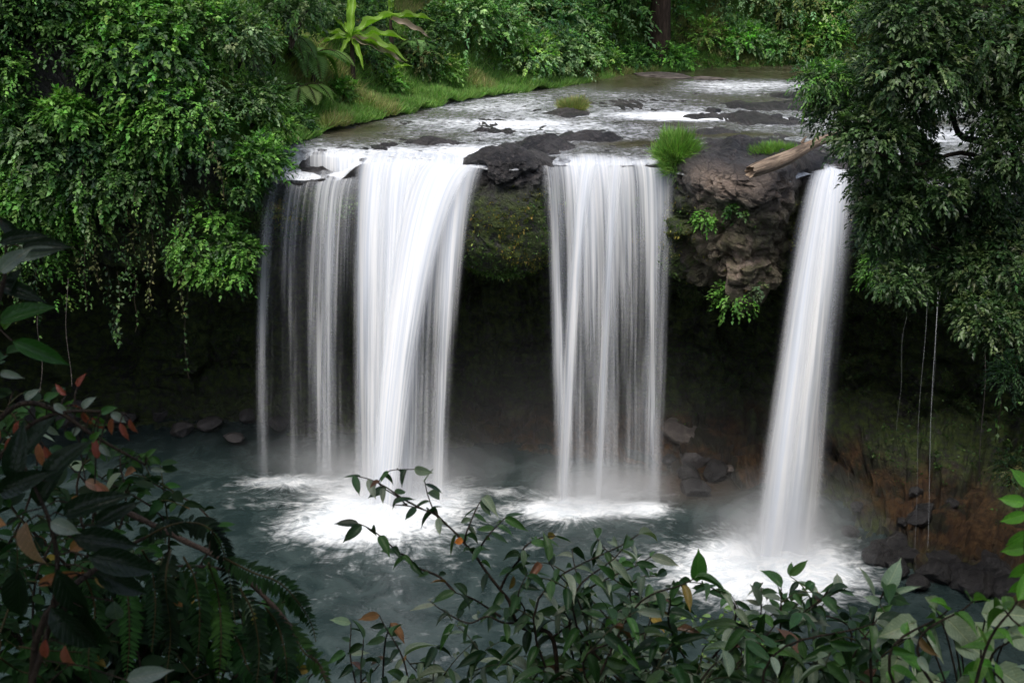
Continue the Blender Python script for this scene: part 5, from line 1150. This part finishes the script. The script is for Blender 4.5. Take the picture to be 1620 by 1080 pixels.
loose('branch of toothed leaves with a sheen painted pale at the left, among the red young leaves', 'glossy_branch', 2.6, [(40+i*15, 632+i*3+8*math.sin(i*2), .042, .022, .6+.3*math.sin(i), .5*(-1)**i, [gl, (.05, .13, .02), (.03, .09, .02)][i % 3]) for i in range(10)]+[(60+i*14, 668+i*5, .038, .02, .5, .6*(-1)**i, [(.05, .13, .02), gl, (.03, .09, .02)][i % 3]) for i in range(8)]+[(200+i*8, 725+4*math.sin(i), .03, .016, .6, .6*(-1)**i, (.04, .10, .02)) for i in range(6)]+[(238, 742, .035, .014, .95, -.15, gl)], [(-40, 700), (30, 640), (90, 650), (150, 690), (230, 735)], 'branch')
loose('branch with a brown pointed hanging leaf and large leaves with shade painted into their colour at the lower left', 'large_leaved_branch', 2.2, [(42, 825, .125, .048, .03, -1, br), (100, 815, .14, .05, .9, .35, dk), (115, 850, .13, .055, .9, -.2, dk), (140, 880, .14, .06, .9, -.35, dk), (60, 800, .13, .05, .4, .7, dk), (90, 900, .14, .055, .3, -.9, dk), (150, 905, .12, .05, .9, -.6, dk), (10, 830, .1, .035, -.7, .2, og), (60, 925, .09, .025, .9, .3, (.28, .12, .05)), (110, 795, .06, .03, .8, .1, og), (80, 825, .06, .035, .7, -.3, gl),
     (150, 915, .075, .02, .9, -.35, (.30, .2, .06)), (180, 950, .07, .04, -.1, -1, (.06, .09, .07)), (110, 870, .08, .03, .8, .4, og), (72, 1010, .06, .02, -.2, -1, rd), (103, 1020, .085, .026, 0, -1, (.28, .10, .07)), (200, 1075, .09, .04, .8, .1, gl), (20, 760, .12, .05, .2, .9, dk), (70, 760, .12, .05, .7, .7, dk), (30, 900, .14, .06, -.2, -1, dk), (80, 960, .14, .06, .6, -.8, dk), (130, 960, .14, .06, .2, -1, dk), (0, 780, .12, .05, .9, .5, dk), (150, 830, .10, .04, .9, .5, dk), (40, 720, .1, .045, .5, .8, dk)], [(-20, 1250), (60, 1050), (90, 920), (80, 830), (40, 740)], 'branch')
# leafy shrubs filling the corner behind, greens darkened to paint its shade
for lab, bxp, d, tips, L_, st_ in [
    ('dense shrub with shade painted into its leaves filling the bottom left corner behind the ferns', 120, 3.3, [(20+rng.uniform(-15, 15)+i*26, 800+rng.uniform(0, 60)+i*9) for i in range(16)]+[(20+i*30, 960+rng.uniform(0, 60)) for i in range(15)]+[(20+i*32, 1050+rng.uniform(-10, 30)) for i in range(15)], .075, .034),
    ('shrub with shade painted into its leaves at the left frame edge behind the red young leaves', -20, 3.4, [(20, 620), (60, 700), (10, 700), (100, 720), (140, 740), (190, 720), (90, 770), (170, 780), (40, 760), (150, 690), (225, 750), (10, 560)], .07, .04)]:
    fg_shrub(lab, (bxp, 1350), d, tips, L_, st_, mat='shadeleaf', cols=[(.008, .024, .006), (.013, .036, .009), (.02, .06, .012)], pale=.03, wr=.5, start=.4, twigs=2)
# low bank cover under the foreground shrubs
mb = MB(); n_ = 5200; Q = rng.uniform([-9, 1.6], [9, 9.5], (n_, 2)); P = np.stack([Q[:, 0], Q[:, 1], 14.05-1.28*np.maximum(Q[:, 1]-1.2, 0)**1.02+rng.uniform(0, .35, n_)], 1)
sprays(mb, P, np.concatenate([rng.normal(0, .7, (n_, 2)), np.ones((n_, 1))*.8], 1), 6, .22, .10, FG+GREEN, droop=.5, wr=.45)
gc = mb.build('bank_undergrowth', M['leaf']); tag(gc, 'low leafy ground cover on the steep near bank', 'ground cover', kind='stuff')
# unseen tree, added behind the lookout to darken the left foreground
tl = np.array([-5.0, -5.0, 14.0]); tree(tl, 9.0, 4.6, 'unseen tree added behind the lookout to shade the foreground', cols=DEEP, n=5200, ll=.30, rad=.35, lean=(1.0, 1.2), nl=22)
